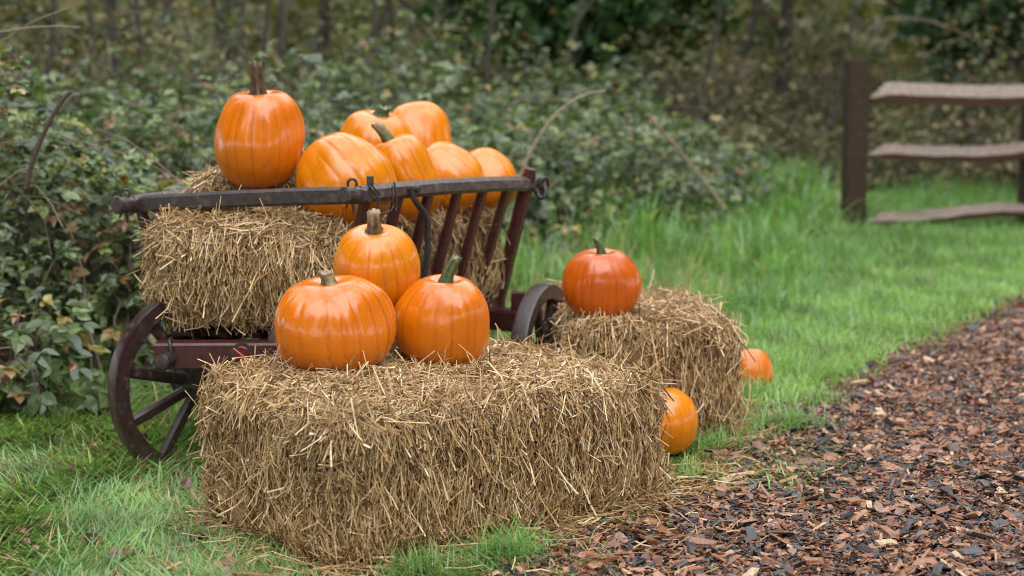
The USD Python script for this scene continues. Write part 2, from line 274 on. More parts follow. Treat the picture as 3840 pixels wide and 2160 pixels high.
bale('straw_bale', 'straw bale behind the slanting stakes of the cart', 'straw bale', (-.40, 4.60), (.52, .856), .72, .42, .32, 9000, 14, sag=.04, z0=.37)

bale('straw_heap', 'tuft of straw heaped under the tall pumpkin behind the dark end bar', 'straw', (-.98, 4.56), (1, .05), .46, .30, .13, 3000, 15, z0=.70, pokes=2.5, R=.05)
rg = np.random.default_rng(21)
def loose(n, fx, fy, rg, spread):
    x = rg.normal(fx, spread, n); y = rg.normal(fy, spread, n); return x, y
pts = []
for (x0, y0, x1, y1, n, sp) in [(-.38, 3.29, .54, 4.02, 900, .045), (-.40, 3.29, -.82, 3.78, 350, .05), (.52, 4.02, .60, 4.2, 220, .06), (.15, 4.47, .74, 4.52, 350, .05), (.76, 4.55, .74, 5.1, 350, .06), (-.1, 3.45, .6, 3.9, 330, .2), (-.8, 3.4, -.3, 3.25, 200, .2)]:
    tq = rg.random(n); pts.append(np.stack([x0 + (x1 - x0) * tq + rg.normal(0, sp, n), y0 + (y1 - y0) * tq + rg.normal(0, sp, n)], 1))
Q = np.vstack(pts); n = len(Q); a = rg.uniform(0, 2 * np.pi, n)
D = np.stack([np.cos(a), np.sin(a), rg.normal(0, .12, n)], 1)
(sv, sf), k = strands(np.c_[Q, gz(Q[:, 0], Q[:, 1]) + rg.uniform(.008, .035, n)], D, np.clip(np.exp(rg.normal(math.log(.06), .5, n)), .02, .18), np.clip(rg.normal(.0034, .001, n), .0018, .006), rg)
top('loose_straw', (sv, sf), 'straw', label='loose straw scattered on the ground round the bales', cat='straw', kind='stuff', tone=np.repeat(np.clip(rg.normal(.5, .2, n), 0, 1), k))

# ------------------------------------------------------------------ pumpkins
def pumpkin(label, c, r, h, skin, stem, axis=(0, 0, 1), ribs=18, seed=0, pow_=.90, group=None, yaw=0.0, groove=.016, squash=0.0):
    """c: centre; r: radius; h: half height; stem: (length, radius, lean vector, tone base, tone tip, flat cut)."""
    rg = np.random.default_rng(seed); nt, npn = 56, 180
    t = np.linspace(1e-3, np.pi - 1e-3, nt)[:, None]; ph = np.linspace(0, 2 * np.pi, npn, endpoint=False)[None]
    at = np.sort((np.arange(ribs) + rg.uniform(-.28, .28, ribs)) / ribs * 2 * np.pi); dp = rg.uniform(.45, 1.25, ribs)
    d = np.abs((ph - at[:, None] + np.pi) % (2 * np.pi) - np.pi)                       # ribs x npn
    wob = 0
    g = (dp[:, None] * np.exp(-(d / .042) ** 2)).sum(0) + .32 * (dp[:, None] * np.exp(-(d / .14) ** 2)).sum(0)
    line = np.clip((dp[:, None] * np.exp(-(d / .022) ** 2)).sum(0), 0, 1)
    st = np.sin(t); rad = st ** pow_
    fade = np.clip(st * 1.25, 0, 1) ** .7
    R = rad * (1 - groove * g[None] * fade)
    lob = 1 + .035 * np.cos(ph * 2 + rg.uniform(0, 6)) + .02 * np.cos(ph * 3 + rg.uniform(0, 6))
    R = R * lob
    z = np.sign(np.cos(t)) * np.abs(np.cos(t)) ** .98 * (1 - squash * np.cos(t))
    z = z - .17 * np.exp(-(rad / .26) ** 2) * (np.cos(t) > 0) + .12 * np.exp(-(rad / .3) ** 2) * (np.cos(t) < 0)
    V = np.stack([r * R * np.cos(ph), r * R * np.sin(ph), h * z + 0 * ph], -1)
    V = V + (.014 * r / .13) * (fbm(V * 9 + seed, 2, seed) - .5)[..., None] * nrm(V) + (.05 * r / .13) * (fbm(V * 4.2 + seed * 1.3, 2, seed + 50) - .5)[..., None] * nrm(V) * np.clip(rad, .0, 1)[..., None]
    V = V.reshape(-1, 3); i, j = np.meshgrid(np.arange(nt - 1), np.arange(npn), indexing='ij'); j2 = (j + 1) % npn
    F = np.stack([i * npn + j, (i + 1) * npn + j, (i + 1) * npn + j2, i * npn + j2], -1).reshape(-1, 4)
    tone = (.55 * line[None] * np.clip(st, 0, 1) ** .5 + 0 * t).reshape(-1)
    ax = nrm(axis); a, b = frame(ax, (0, 1, .01)); ca, sa = math.cos(yaw), math.sin(yaw); a, b = ca * a + sa * b, -sa * a + ca * b
    M = np.stack([a, b, ax]); c = np.asarray(c, float)
    th = thing('pumpkin', label, 'pumpkin', c, group)
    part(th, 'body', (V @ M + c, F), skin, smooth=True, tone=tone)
    if stem:
        ln, sr, lean, t0, t1 = stem
        m, sd = 9, 20; tt = np.linspace(0, 1, m); base = np.array([0, 0, h * .80]); lean = np.asarray(lean, float)
        C = base + np.stack([lean[0] * tt ** 1.6, lean[1] * tt ** 1.6, ln * tt - (0 * tt)], 1) 
        rr = sr * 1.08 * (1 + 1.25 * np.exp(-tt / .14) + .10 * np.clip(tt - .7, 0, 1)); q = np.arange(sd) / sd * 2 * np.pi
        fl = 1 + .21 * np.cos(5 * q[None] + 1.8 * tt[:, None] + seed) + .05 * rg.normal(size=(1, sd)) + .08 * np.exp(-tt[:, None] / .1) * np.cos(5 * q[None] + seed)
        S = C[:, None] + (rr[:, None] * fl)[..., None] * np.stack([np.cos(q), np.sin(q), 0 * q], 1)[None]
        S[-1, :, 2] += rg.uniform(-.006, .007, sd); S[0, :, 2] -= .012
        sv = np.vstack([S.reshape(-1, 3), C[-1:] - [0, 0, .004]]); i, j = np.meshgrid(np.arange(m - 1), np.arange(sd), indexing='ij'); j2 = (j + 1) % sd
        qd = np.stack([i * sd + j, i * sd + j2, (i + 1) * sd + j2, (i + 1) * sd + j], -1).reshape(-1, 4); k = np.arange(sd)
        sf = np.vstack([qd[:, [0, 1, 2]], qd[:, [0, 2, 3]], np.stack([(m - 1) * sd + k, (m - 1) * sd + (k + 1) % sd, np.full(sd, m * sd)], 1)])
        tn = np.clip(np.repeat(t0 + (t1 - t0) * tt, sd) + .10 * np.tile(np.cos(5 * q + seed), m), 0, 1); tn = np.r_[tn, .45]
        part(th, 'stem', (sv @ M + c, sf), 'stem', smooth=35, tone=None) if False else part(th, 'stem', (sv @ M + c, sf), 'stem', smooth=True, tone=tn)
    return th
pumpkin('tall pumpkin with a long dark stem standing highest on the cart', (-.77, 4.58, .945), .137, .150, 'skin_orange', (.112, .0165, (-.008, .0), .05, .22), axis=(.02, -.10, 1), seed=1, pow_=.64, groove=.011, ribs=20)
pumpkin('big pumpkin tipped over with slanting ribs behind the cart corner', (-.515, 4.56, .815), .150, .150, 'skin_amber', None, axis=(-.62, .30, .72), seed=2, pow_=.8, groove=.016, ribs=17)
p3 = pumpkin('narrow pumpkin with a brown scar and a torn stem, half hidden behind the tipped pumpkin', (-.345, 4.82, .805), .118, .140, 'skin_amber', (.085, .015, (-.02, .0), 1.0, .5), axis=(-.38, -.05, 1), seed=3, pow_=.75)
pumpkin('broad ribbed pumpkin with a short dark green stem at the back of the cart', (-.46, 5.08, .90), .142, .122, 'skin_amber', (.035, .019, (.012, 0), 1.0, .95), axis=(.16, -.20, 1), seed=4, groove=.013)
pumpkin('smooth stemless pumpkin rising highest at the back of the cart', (-.335, 5.34, .892), .128, .148, 'skin_amber', None, axis=(-.1, .35, 1), seed=5, groove=.010)
pumpkin('pumpkin tilted left with a stubby tan stem behind the middle stakes', (-.222, 5.08, .787), .124, .132, 'skin_amber', (.06, .013, (0, 0), .5, .45), axis=(-.70, -.02, .75), seed=6, groove=.011, ribs=16)
pumpkin('pumpkin at the far corner of the cart beside the corner post', (-.09, 5.25, .768), .112, .122, 'skin_amber', None, axis=(-.5, .4, .7), seed=7, groove=.010)
pumpkin('wide ribbed pumpkin with a short pale stem, lowest left on the front bale', (-.458, 3.81, .506), .152, .124, 'skin_orange', (.042, .016, (-.006, 0), .75, .5), axis=(-.10, -.06, 1), seed=8, pow_=.74, groove=.036, ribs=19)
pumpkin('pumpkin with an upright tan stem resting on top of two others', (-.37, 4.03, .628), .119, .122, 'skin_amber', (.066, .0145, (.0, 0), .12, .52), axis=(.0, -.34, 1), seed=9, groove=.011)
pumpkin('round pumpkin with a long curved green stem at the right on the front bale', (-.185, 3.97, .486), .126, .120, 'skin_orange', (.085, .0125, (.030, 0), 1.0, .78), axis=(.05, -.12, 1), seed=10, pow_=.76, groove=.013)
pumpkin('reddish glossy pumpkin with a thin green stem alone on the second bale', (.285, 4.64, .482), .128, .118, 'skin_red', (.062, .0095, (-.022, 0), 1.0, .75), axis=(-.03, -.10, 1), seed=11, groove=.013, ribs=20)
pumpkin('smooth amber pumpkin on the ground between the two bales', (.448, 4.385, .104), .108, .106, 'skin_amber', None, axis=(-.12, .15, 1), seed=12, groove=.003)
pumpkin('small pumpkin on the grass at the far end of the second bale', (.875, 5.32, .068), .088, .088, 'skin_orange', None, axis=(-.1, .4, 1), seed=13, groove=.011)
# the scar on the narrow pumpkin
sc = np.array([(-.382, 4.692, .857), (-.376, 4.688, .840), (-.372, 4.686, .820), (-.371, 4.688, .795)])
part(p3, 'scar', tube(sc, [.002, .006, .005, .002], 6), 'scar', smooth=True)

# ------------------------------------------------------------------ the cart
A, B, C, D_ = (np.array(q) for q in ((-.440, 4.30, .80), (.051, 5.16, .761), (-1.140, 4.49, .754), (-.640, 5.36, .755)))
e = nrm(B - A); m_ = np.array([.856, -.517, 0])
cart = thing('handcart', 'old dark red wooden handcart with slanting stakes, loaded with straw and pumpkins', 'cart', (-.55, 4.85, 0))
def sub(q, name, mesh, m, **k): return part(q, name, mesh, m, **k)
sub(cart, 'end_rail', beam(C + [.012, .002, 0], A + [.03, -.008, 0], .042, .050, bev=.008, taper=(.7, .8), segs=12, bow=.004, wob=.0015), 'dark_timber', smooth=30)
sub(cart, 'side_rail', beam(A - e * .01, B + e * .02, .046, .050, bev=.012, segs=12, bow=.008, wob=.0015, seed=2), 'rail_timber', smooth=30)
sub(cart, 'side_rail', beam(C - e * .01, D_ + e * .02, .046, .050, bev=.012, segs=12, bow=.008, wob=.0015, seed=3), 'rail_timber', smooth=30)
for q in (A, C):
    kn = sub(cart, 'rail_end', tube([q - e * .075, q - e * .072, q - e * .02, q + e * .02], [.019, .024, .025, .022], 20), 'dark_timber', smooth=30)
    a_ = np.linspace(-.5, np.pi + .5, 14); o = q + np.array([0, 0, .032]) - e * .035
    sub(kn, 'ring_bolt', tube(o + .014 * np.stack([np.cos(a_) * .9, np.cos(a_) * .1, np.sin(a_)], 1), .0042, 8), 'iron', smooth=True)
    sub(kn, 'pin', tube([q + [0, 0, -.02] - e * .035, q + [.004, 0, -.055] - e * .035], [.005, .003], 6), 'iron', smooth=True)
    sub(kn, 'pin', tube([q + [-.012, 0, -.02] - e * .035, q + [-.018, 0, -.04] - e * .038], [.004, .003], 6), 'iron', smooth=True)
sub(cart, 'peg', beam(A + e * .055 + [0, 0, .01], A + e * .055 + [0, 0, .052], .026, .02, up=(1, 0, 0), bev=.004), 'dark_timber')
# chain and hook wires by the corner
def at_rail(t, up=0, out=0): return A + (B - A) * t + np.array([0, 0, up + .032 * t * (1 - t)]) + m_ * out
wires = [[(.0, .03, .03), (.02, .012, .034), (.04, -.006, .034), (.052, -.002, .034), (.03, .016, .034), (.008, .034, .032)],
         [(.05, -.01, .034), (.045, -.035, .035), (.05, -.058, .035), (.06, -.06, .036), (.11, -.052, .036), (.12, -.04, .036)],
         [(.12, .02, .034), (.118, -.01, .035), (.125, -.048, .036), (.132, -.06, .036), (.14, -.04, .036), (.135, .0, .035), (.13, .03, .034)]]
for w in wires: sub(cart, 'hook_wire', tube([at_rail(*q) for q in w], .0026, 6), 'iron', smooth=True)
st_t = [.03, .20, .37, .54, .70, .86]
for i, t in enumerate(st_t):
    a = at_rail(t, -.02); b = A - m_ * .135 + (B - A) * t; b[2] = .34
    sub(cart, 'stake', beam(b, a, .034, .026, up=m_, bev=.006), 'red_timber', smooth=30)
    a2 = C + (D_ - C) * t + [0, 0, -.02]; b2 = C + m_ * .135 + (D_ - C) * t; b2[2] = .34
    sub(cart, 'stake', beam(b2, a2, .034, .026, up=m_, bev=.006), 'red_timber', smooth=30)
for q, sg in ((B, -1), (D_, 1)):
    b = q + m_ * .14 * sg; b[2] = .26
    sub(cart, 'corner_post', beam(b, q + nrm(q - b) * .055, .046, .042, up=m_, bev=.01, taper=(1, .8)), 'red_timber', smooth=30)
sub(cart, 'end_rail', beam(B + [.0, 0, .0] + e * .03, D_ + e * .03, .04, .045, bev=.008, segs=4), 'red_timber', smooth=30)
for r_, o in ((.026, (0.012, .02, -.005)), (.022, (.022, .01, -.022)), (.02, (.03, .02, .004))):
    a_ = np.linspace(0, 2 * np.pi, 18); ring = B + m_ * .0 + np.array([.03, .0, -.005]) + np.array(o)
    sub(cart, 'iron_ring', tube(ring + r_ * np.stack([np.cos(a_) * (.5 + o[0] * 8), np.cos(a_ + o[2] * 90) * .5, np.sin(a_)], 1), .008, 8, caps=False), 'iron', smooth=True)
for s_, q0, q1 in ((1, A - m_ * .135, B - m_ * .135), (-1, C + m_ * .135, D_ + m_ * .135)):
    q0, q1 = q0.copy(), q1.copy(); q0[2] = q1[2] = .335; q1 = q1 + e * .03
    sub(cart, 'sill_beam', beam(q0 - e * .03, q1, .06, .055, bev=.006, segs=3), 'red_timber', smooth=30)
bl, br = C + m_ * .11, A - m_ * .11
for i in range(5):
    a = bl + (br - bl) * (i + .5) / 5; a[2] = .372; b = a + (B - A) * .98; b[2] = .372
    sub(cart, 'floor_board', beam(a, b, .095, .018, bev=.003), 'red_timber', smooth=30)
bolster = sub(cart, 'bolster', beam((-1.035, 4.285, .333), (-.40, 4.262, .338), .07, .078, bev=.006, segs=4, wob=.001), 'red_timber', smooth=30)
sub(bolster, 'peg', tube([(-.992, 4.262, .330), (-.996, 4.228, .329), (-1.002, 4.196, .328), (-1.003, 4.193, .328)], [.021, .021, .022, .019], 16), 'iron', smooth=30)
sub(bolster, 'strap', tube([(-.985, 4.242, .30), (-.985, 4.240, .36), (-.992, 4.25, .379), (-.994, 4.28, .381)], .006, 6), 'iron', smooth=True)
sub(bolster, 'lamp_ring', tube([(-.781, 4.249, .345), (-.781, 4.232, .345)], .032, 24), 'iron', smooth=30)
sub(bolster, 'reflector', tube([(-.781, 4.233, .345), (-.781, 4.228, .345)], [.024, .020], 24), 'reflector', smooth=30)
for x0, x1 in ((-.70, -.66),):
    sub(cart, 'standard', beam((x0, 4.30, .35), (x1, 4.33, .50), .042, .04, up=(1, 0, 0)), 'dark_timber', smooth=30)
# wheels: eight spokes, hub with iron bands
def wheel(c, n, R, spin, width=.046, hubl=1.0, spokes=8):
    c = np.asarray(c, float); n = nrm(n); a, b = frame(n, (0, 0, 1)); w = holder(cart, 'wheel'); M = np.stack([a, b, n])
    q = np.linspace(0, 2 * np.pi, 72, endpoint=False); rg = np.random.default_rng(int(R * 1000)); ch = .006
    prof = np.array([(R - .052, -width / 2 + ch), (R - .052 + ch, -width / 2), (R - .014, -width / 2), (R - .008, -width / 2 - .001), (R - ch * .5, -width / 2 - .001), (R, -width / 2 + ch), (R, width / 2 - ch), (R - ch * .5, width / 2 + .001), (R - .008, width / 2 + .001), (R - .014, width / 2), (R - .052 + ch, width / 2), (R - .052, width / 2 - ch)])
    wb = 1 + .004 * np.cos(2 * q + 1) + .002 * np.cos(5 * q)
    V = np.stack([prof[None, :, 0] * np.cos(q)[:, None] * wb[:, None], prof[None, :, 0] * np.sin(q)[:, None] * wb[:, None], prof[None, :, 1] + 0 * q[:, None]], -1); k = len(prof)
    i, j = np.meshgrid(np.arange(72), np.arange(k), indexing='ij'); i2, j2 = (i + 1) % 72, (j + 1) % k
    F = np.stack([i * k + j, i2 * k + j, i2 * k + j2, i * k + j2], -1).reshape(-1, 4); F = np.vstack([F[:, [0, 1, 2]], F[:, [0, 2, 3]]])
    sub(w, 'rim', (V.reshape(-1, 3) @ M + c, F), 'wheel_timber', smooth=30)
    for s_ in range(spokes):
        th = spin + s_ * 2 * np.pi / spokes; d = np.cos(th) * a + np.sin(th) * b
        sub(w, 'spoke', beam(c + d * .035, c + d * (R - .047), .034, .026, up=n, bev=.009, segs=1), 'wheel_timber', smooth=30)
    hp = [(q_ * hubl, r_ * (1 + .2 * (hubl > 1) * (q_ > -.06))) for q_, r_ in [(-.10, .026), (-.095, .034), (-.05, .040), (-.045, .046), (-.03, .048), (0, .052), (.03, .048), (.045, .046), (.05, .040), (.085, .036), (.09, .03)]]
    sub(w, 'hub', tube([c + n * z for z, _ in hp], [r for _, r in hp], 24), 'dark_timber', smooth=30)
    for z in (-.05 * hubl, .05 * hubl): sub(w, 'hub_band', tube([c + n * (z - .008), c + n * (z + .008)], .049 * (1.2 if hubl > 1 else 1), 24), 'iron', smooth=30)
    return w
wheel((-.948, 4.45, .216), (.67, -.74, 0), .298, math.radians(93), hubl=1.5, spokes=10)
sub(cart, 'axle', beam((-.95, 4.44, .238), (-.70, 4.16, .238), .05, .06), 'dark_timber', smooth=30)
sub(cart, 'axle_bed', beam((-.90, 4.39, .275), (-.72, 4.20, .275), .06, .07), 'dark_timber', smooth=30)
wr = np.array([.10, 4.84, .222]); nr = nrm(np.array([.93, -.37, 0]))
wheel(wr, nr, .236, .3, width=.052)
wheel(wr - nr * .60, nr, .232, .9)
sub(cart, 'axle', beam(wr - nr * .02, wr - nr * .58, .036, .036), 'red_timber', smooth=30)
sub(cart, 'bolster', beam((.045, 5.13, .285), (-.50, 5.42, .285), .07, .075, bev=.008), 'red_timber', smooth=30)
sub(cart, 'standard', beam((.02, 5.142, .32), (.022, 5.14, .385), .045, .05, up=(1, 0, 0)), 'red_timber', smooth=30)
sub(cart, 'perch_pole', beam((-.80, 4.23, .27), (-.24, 5.28, .26), .05, .05), 'dark_timber', smooth=30)
stay = sub(cart, 'iron_stay', tube([at_rail(.225, .012, .038), at_rail(.222, -.02, .04), at_rail(.235, -.035, .042), at_rail(.285, -.075, .042), at_rail(.30, -.10, .042), at_rail(.305, -.22, .035), at_rail(.305, -.36, .0)], [.010, .010, .010, .0095, .0095, .009, .009], 10), 'iron', smooth=True)
sub(stay, 'bolt', tube([at_rail(.225, .004, .022), at_rail(.225, .004, .062)], [.011, .010], 8), 'iron', smooth=30)

# ------------------------------------------------------------------ fence
fence = thing('wooden_fence', 'rustic cleft timber fence with three pale wavy rails at the edge of the grass', 'fence', (3.2, 10.4, 0))
def post(x, y, h, w, seed):
    rg = np.random.default_rng(seed); z = np.linspace(-.2, h, 9); V = []
    c8 = np.array([(-1, -.8), (-.8, -1), (.8, -1), (1, -.8), (1, .8), (.8, 1), (-.8, 1), (-1, .8)]) * w / 2
    for q in z: V.append(np.c_[c8 * (1 + .05 * rg.normal()) + [x + .006 * rg.normal(), y], np.full(8, q)])
    V = np.vstack(V + [np.array([[x, y, h + .006]])]); i, j = np.meshgrid(np.arange(8), np.arange(8), indexing='ij'); j2 = (j + 1) % 8
    f = np.stack([i * 8 + j, i * 8 + j2, (i + 1) * 8 + j2, (i + 1) * 8 + j], -1).reshape(-1, 4); k = np.arange(8)
    return V, np.vstack([f[:, [0, 1, 2]], f[:, [0, 2, 3]], np.stack([64 + k, 64 + (k + 1) % 8, np.full(8, 72)], 1)])
part(fence, 'post', post(2.335, 10.2, 1.19, .15, 1), 'fence_post', smooth=40)
part(fence, 'post', post(3.665, 10.53, 1.16, .15, 2), 'fence_post', smooth=40)
part(fence, 'post', post(4.8, 10.8, 1.17, .15, 3), 'fence_post', smooth=40)
def cleft_rail(x0, x1, y0, y1, z, hh, seed, wav):
    """A split rail: a broad pale top face sloping to the front, a dark underside below it."""
    rg = np.random.default_rng(seed); n = 25; t = np.linspace(0, 1, n); x = x0 + (x1 - x0) * t; y = y0 + (y1 - y0) * t
    zz = z + wav * np.sin(t * 5.2 + seed) + .022 * (fbm(np.stack([x * 5, 0 * x, 0 * x + seed], -1), 3, seed) - .5)
    k = np.clip(np.minimum(t, 1 - t) / .09, .12, 1) ** .8; k[0] = k[-1] = .12
    sec = lambda kk: np.array([(-.055, -.055), (-.072, -.008), (.03, .052), (.062, .02), (.03, -.05)]) * [kk, kk * hh]
    V = np.vstack([np.c_[np.full(5, x[i]), y[i] + sec(k[i])[:, 0], zz[i] + sec(k[i])[:, 1] - .03 * hh * (1 - k[i])] for i in range(n)])
    i, j = np.meshgrid(np.arange(n - 1), np.arange(5), indexing='ij'); j2 = (j + 1) % 5
    q = np.stack([i * 5 + j, (i + 1) * 5 + j, (i + 1) * 5 + j2, i * 5 + j2], -1).reshape(-1, 5 - 1); return V, q, j.reshape(-1)
for z, hh, sd, wv, y_ in ((.955, 1.35, 1, .010, 0), (.565, 1.0, 2, .020, 0), (.135, .85, 4, .02, 0)):
    for (x0, x1, ya, yb) in ((2.42, 3.72, 10.15, 10.46), (3.68, 4.85, 10.46, 10.75)):
        V, q, j = cleft_rail(x0, x1, ya, yb, z, hh, sd, wv)
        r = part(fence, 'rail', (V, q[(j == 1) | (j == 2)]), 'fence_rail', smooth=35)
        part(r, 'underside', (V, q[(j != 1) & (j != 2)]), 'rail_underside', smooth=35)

# ------------------------------------------------------------------ brambles, shrubs and trees
def leaflets(P, N, D, S, rg, detail=0):
    """Leaf blades: base points P, face normals N, directions D, lengths S. detail 0: a folded kite of 4 triangles; 1: an ovate toothed blade."""
    n = len(P); D = nrm(D - N * (D * N).sum(1, keepdims=True)); Sd = np.cross(N, D)
    if detail == 0:
        pts = np.array([(0, 0, 0), (.42, .36, .10), (.5, 0, 0), (.42, -.36, .10), (1, 0, -.10)]); f = np.array([(0, 2, 1), (0, 3, 2), (2, 4, 1), (3, 4, 2)])
    else:
        o = np.array([(.0, .0), (.07, .18), (.2, .31), (.26, .29), (.40, .36), (.46, .33), (.60, .31), (.66, .27), (.8, .18), (.85, .13), (1, 0)])
        L = np.c_[o, np.abs(o[:, 1]) * .30 - .12 * o[:, 0] ** 2]; Rr = L[1:-1] * [1, -1, 1]; mid = np.array([(.25, 0, -.01), (.5, 0, -.03), (.75, 0, -.07)])
        pts = np.vstack([L, Rr, mid]); m0, m1, m2 = 20, 21, 22
        half = lambda ix: [(ix[0], m0, ix[1]), (ix[1], m0, ix[2]), (ix[2], m0, ix[3]), (ix[3], m0, m1), (ix[3], m1, ix[4]), (ix[4], m1, ix[5]), (ix[5], m1, m2), (ix[5], m2, ix[6]), (ix[6], m2, ix[7]), (ix[7], m2, ix[8]), (ix[8], m2, ix[9]), (ix[9], m2, ix[10])]
        l = half(list(range(11))); r = [(a, c, b) for a, b, c in half([0] + list(range(11, 20)) + [10])]
        f = np.array(l + r)[:, ::-1]
    sx = rg.uniform(.8, 1.15, n)
    V = P[:, None] + S[:, None, None] * (pts[None, :, :1] * D[:, None] + (pts[None, :, 1:2] * sx[:, None, None]) * Sd[:, None] + pts[None, :, 2:] * rg.uniform(.3, 1.6, n)[:, None, None] * N[:, None])
    k = len(pts); return (V.reshape(-1, 3), (f[None] + (np.arange(n) * k)[:, None, None]).reshape(-1, 3)), k
def triple(P, N, D, S, rg, detail=0, m=3):
    """m leaflets per leaf, spread like a bramble's."""
    out = []; a = nrm(np.cross(N, D))
    for q in range(m):
        sp = (0, 1.15, -1.15, 1.9, -1.9)[q]; Dq = math.cos(sp) * D + math.sin(sp) * a
        out.append(leaflets(P + D * S[:, None] * .05, nrm(N + rg.normal(size=N.shape) * .18), Dq, S * (1.0 if q == 0 else .82), rg, detail))
    n = len(P); k = out[0][1]; V = np.stack([o[0][0].reshape(n, k, 3) for o in out], 1).reshape(-1, 3)
    f = out[0][0][1].reshape(n, -1, 3)[0]; f = np.vstack([f + q * k for q in range(m)])
    return (V, (f[None] + (np.arange(n) * k * m)[:, None, None]).reshape(-1, 3)), k * m
def bush_points(c, ax, n, rg, seed, shell=.3, rough=.75, low=-.05):
    d = rg.normal(size=(n * 2, 3)); d = nrm(d); d = d[d[:, 2] > low][:n]; n = len(d)
    rad = (1 - np.abs(rg.normal(0, shell, n))).clip(.15, 1.1) * (1 + rough * (fbm(d * 2.6 + seed * 3.7, 3, seed) - .5))
    return np.asarray(c) + d * rad[:, None] * np.asarray(ax), d
def canes(c, ax, n, rg, r0=.0045, arch=1.0):
    out = []
    for _ in range(n):
        a = rg.uniform(0, 2 * np.pi); b0 = np.array([c[0] + rg.normal(0, ax[0] * .35), c[1] + rg.normal(0, ax[1] * .35), c[2]])
        reach = rg.uniform(.4, 1.05); tip = np.array([math.cos(a) * ax[0], math.sin(a) * ax[1], ax[2] * rg.uniform(.1, .8)]) * reach + [c[0], c[1], c[2]]
        t = np.linspace(0, 1, 9)[:, None]; P = b0 * (1 - t) + tip * t; P[:, 2:] += ax[2] * rg.uniform(.4, 1.0) * arch * 2.6 * t * (1 - t) * (1 - .45 * t); P += rg.normal(0, .012, P.shape)
        out.append(tube(P, np.linspace(r0, r0 * .45, 9) * rg.uniform(.6, 1.3), 5, caps=False))
    return out
def tones(n, rg, lo=.1, hi=.78, yellow=.06, red=.03):
    t = rg.uniform(lo, hi, n); u = rg.random(n); t = np.where(u < yellow, rg.uniform(.82, .94, n), t); return np.where(u > 1 - red, rg.uniform(.95, 1, n), t)
def bramble(label, x, y, ax, n, size, seed, detail=0, single=0, yellow=.06, red=.03, ncane=14, group=None, lo=.05, hi=.75, m=3, leafm='bramble_leaf', name='bramble_bush', cat_='bramble', low=-.05, shell=.3, canet=.3, thin=0.0, canen=(0.4, 1.0)):
    rg = np.random.default_rng(seed); z = float(gz(x, y)); c = np.array([x, y, z]); t = thing(name, label, cat_, c, group)
    P, d = bush_points(c, ax, n, rg, seed, low=low, shell=shell); P[:, 2] = np.maximum(P[:, 2], z + .01); n = len(P)
    if thin:
        kp = rg.random(len(P)) > thin * np.clip(1.15 - (P[:, 2] - z) / (ax[2] * .75), 0, 1); P, d = P[kp], d[kp]; n = len(P)
    N = nrm(d * .55 + np.array([0, -.15, .75]) + rg.normal(size=(n, 3)) * .42); D = nrm(d * [1, 1, .2] + rg.normal(size=(n, 3)) * .6 + [0, 0, -.2]); S = size * np.clip(rg.normal(1, .3, n), .4, 1.7)
    tn = tones(n, rg, lo, hi, yellow, red)
    near = np.zeros(n, bool)
    if single: near[np.argsort((P ** 2 * [1, 1, 0]).sum(1) - 1.5 * (P[:, 1] < 0))[:single]] = True
    for q in np.nonzero(near)[0]:
        lf, k = triple(P[q:q + 1], N[q:q + 1], D[q:q + 1], S[q:q + 1], rg, 1, m); part(t, 'leaf', lf, leafm, tone=np.full(k, tn[q]))
    lf, k = triple(P[~near], N[~near], D[~near], S[~near], rg, detail, m)
    part(t, 'foliage', lf, leafm, tone=np.repeat(tn[~near], k), kind='stuff')
    if ncane:
        cs = canes(c, ax, ncane, rg); cv, cf = cat(cs); part(t, 'stems', (cv, cf), 'cane', tone=np.clip(np.repeat(rg.normal(canet, .28, len(cs)), 45), 0, 1), smooth=True)
    return t
bramble('large bramble bush filling the left edge of the picture beside the cart wheel', -2.02, 5.75, (.85, .62, 1.12), 3600, .047, 31, detail=1, single=300, yellow=.08, red=.12, ncane=130, lo=.0, hi=.8, shell=.28, thin=.8, canet=.45)
bramble('low bramble shoots with large leaves at the foot of the left bush', -1.72, 5.02, (.35, .22, .42), 200, .060, 32, detail=1, single=120, yellow=.05, red=.12, ncane=34, lo=.15, hi=.7, canet=.5)
bramble('reddish bramble tangle behind the left cart wheel', -1.30, 5.75, (.55, .40, .80), 900, .050, 33, detail=1, single=60, yellow=.05, red=.25, ncane=60, thin=.7, canet=.45)
SPOTS = [(-2.7, 7.6, (1.0, .8, 1.15), 'dense green bramble bush behind the left thicket'),
         (-1.35, 7.5, (1.0, .7, 1.10), 'bramble bush behind the left end of the cart'),
         (-.35, 8.6, (1.1, .8, 1.05), 'bramble bush behind the pumpkins heaped on the cart'),
         (.50, 9.3, (1.0, .8, .95), 'bramble bush sloping down behind the far corner of the cart'),
         (1.15, 10.5, (.9, .7, .78), 'bramble bush reaching down to the tall grass left of the fence'),
         (-2.3, 9.8, (1.3, .9, 1.22), 'tall bramble bank under the bare trunks, left part'),
         (-.9, 10.6, (1.3, .9, 1.25), 'tall bramble bank under the bare trunks, middle part'),
         (.5, 12.0, (1.2, .8, 1.25), 'tall bramble bank below the dark green tree')]
for i, (x, y, ax, lb) in enumerate(SPOTS):
    bramble(lb, x, y, ax, 4300, .050 if i < 5 else .056, 40 + i, yellow=.07, red=.05, ncane=60, lo=.0, hi=.75, shell=.36, canet=.45)
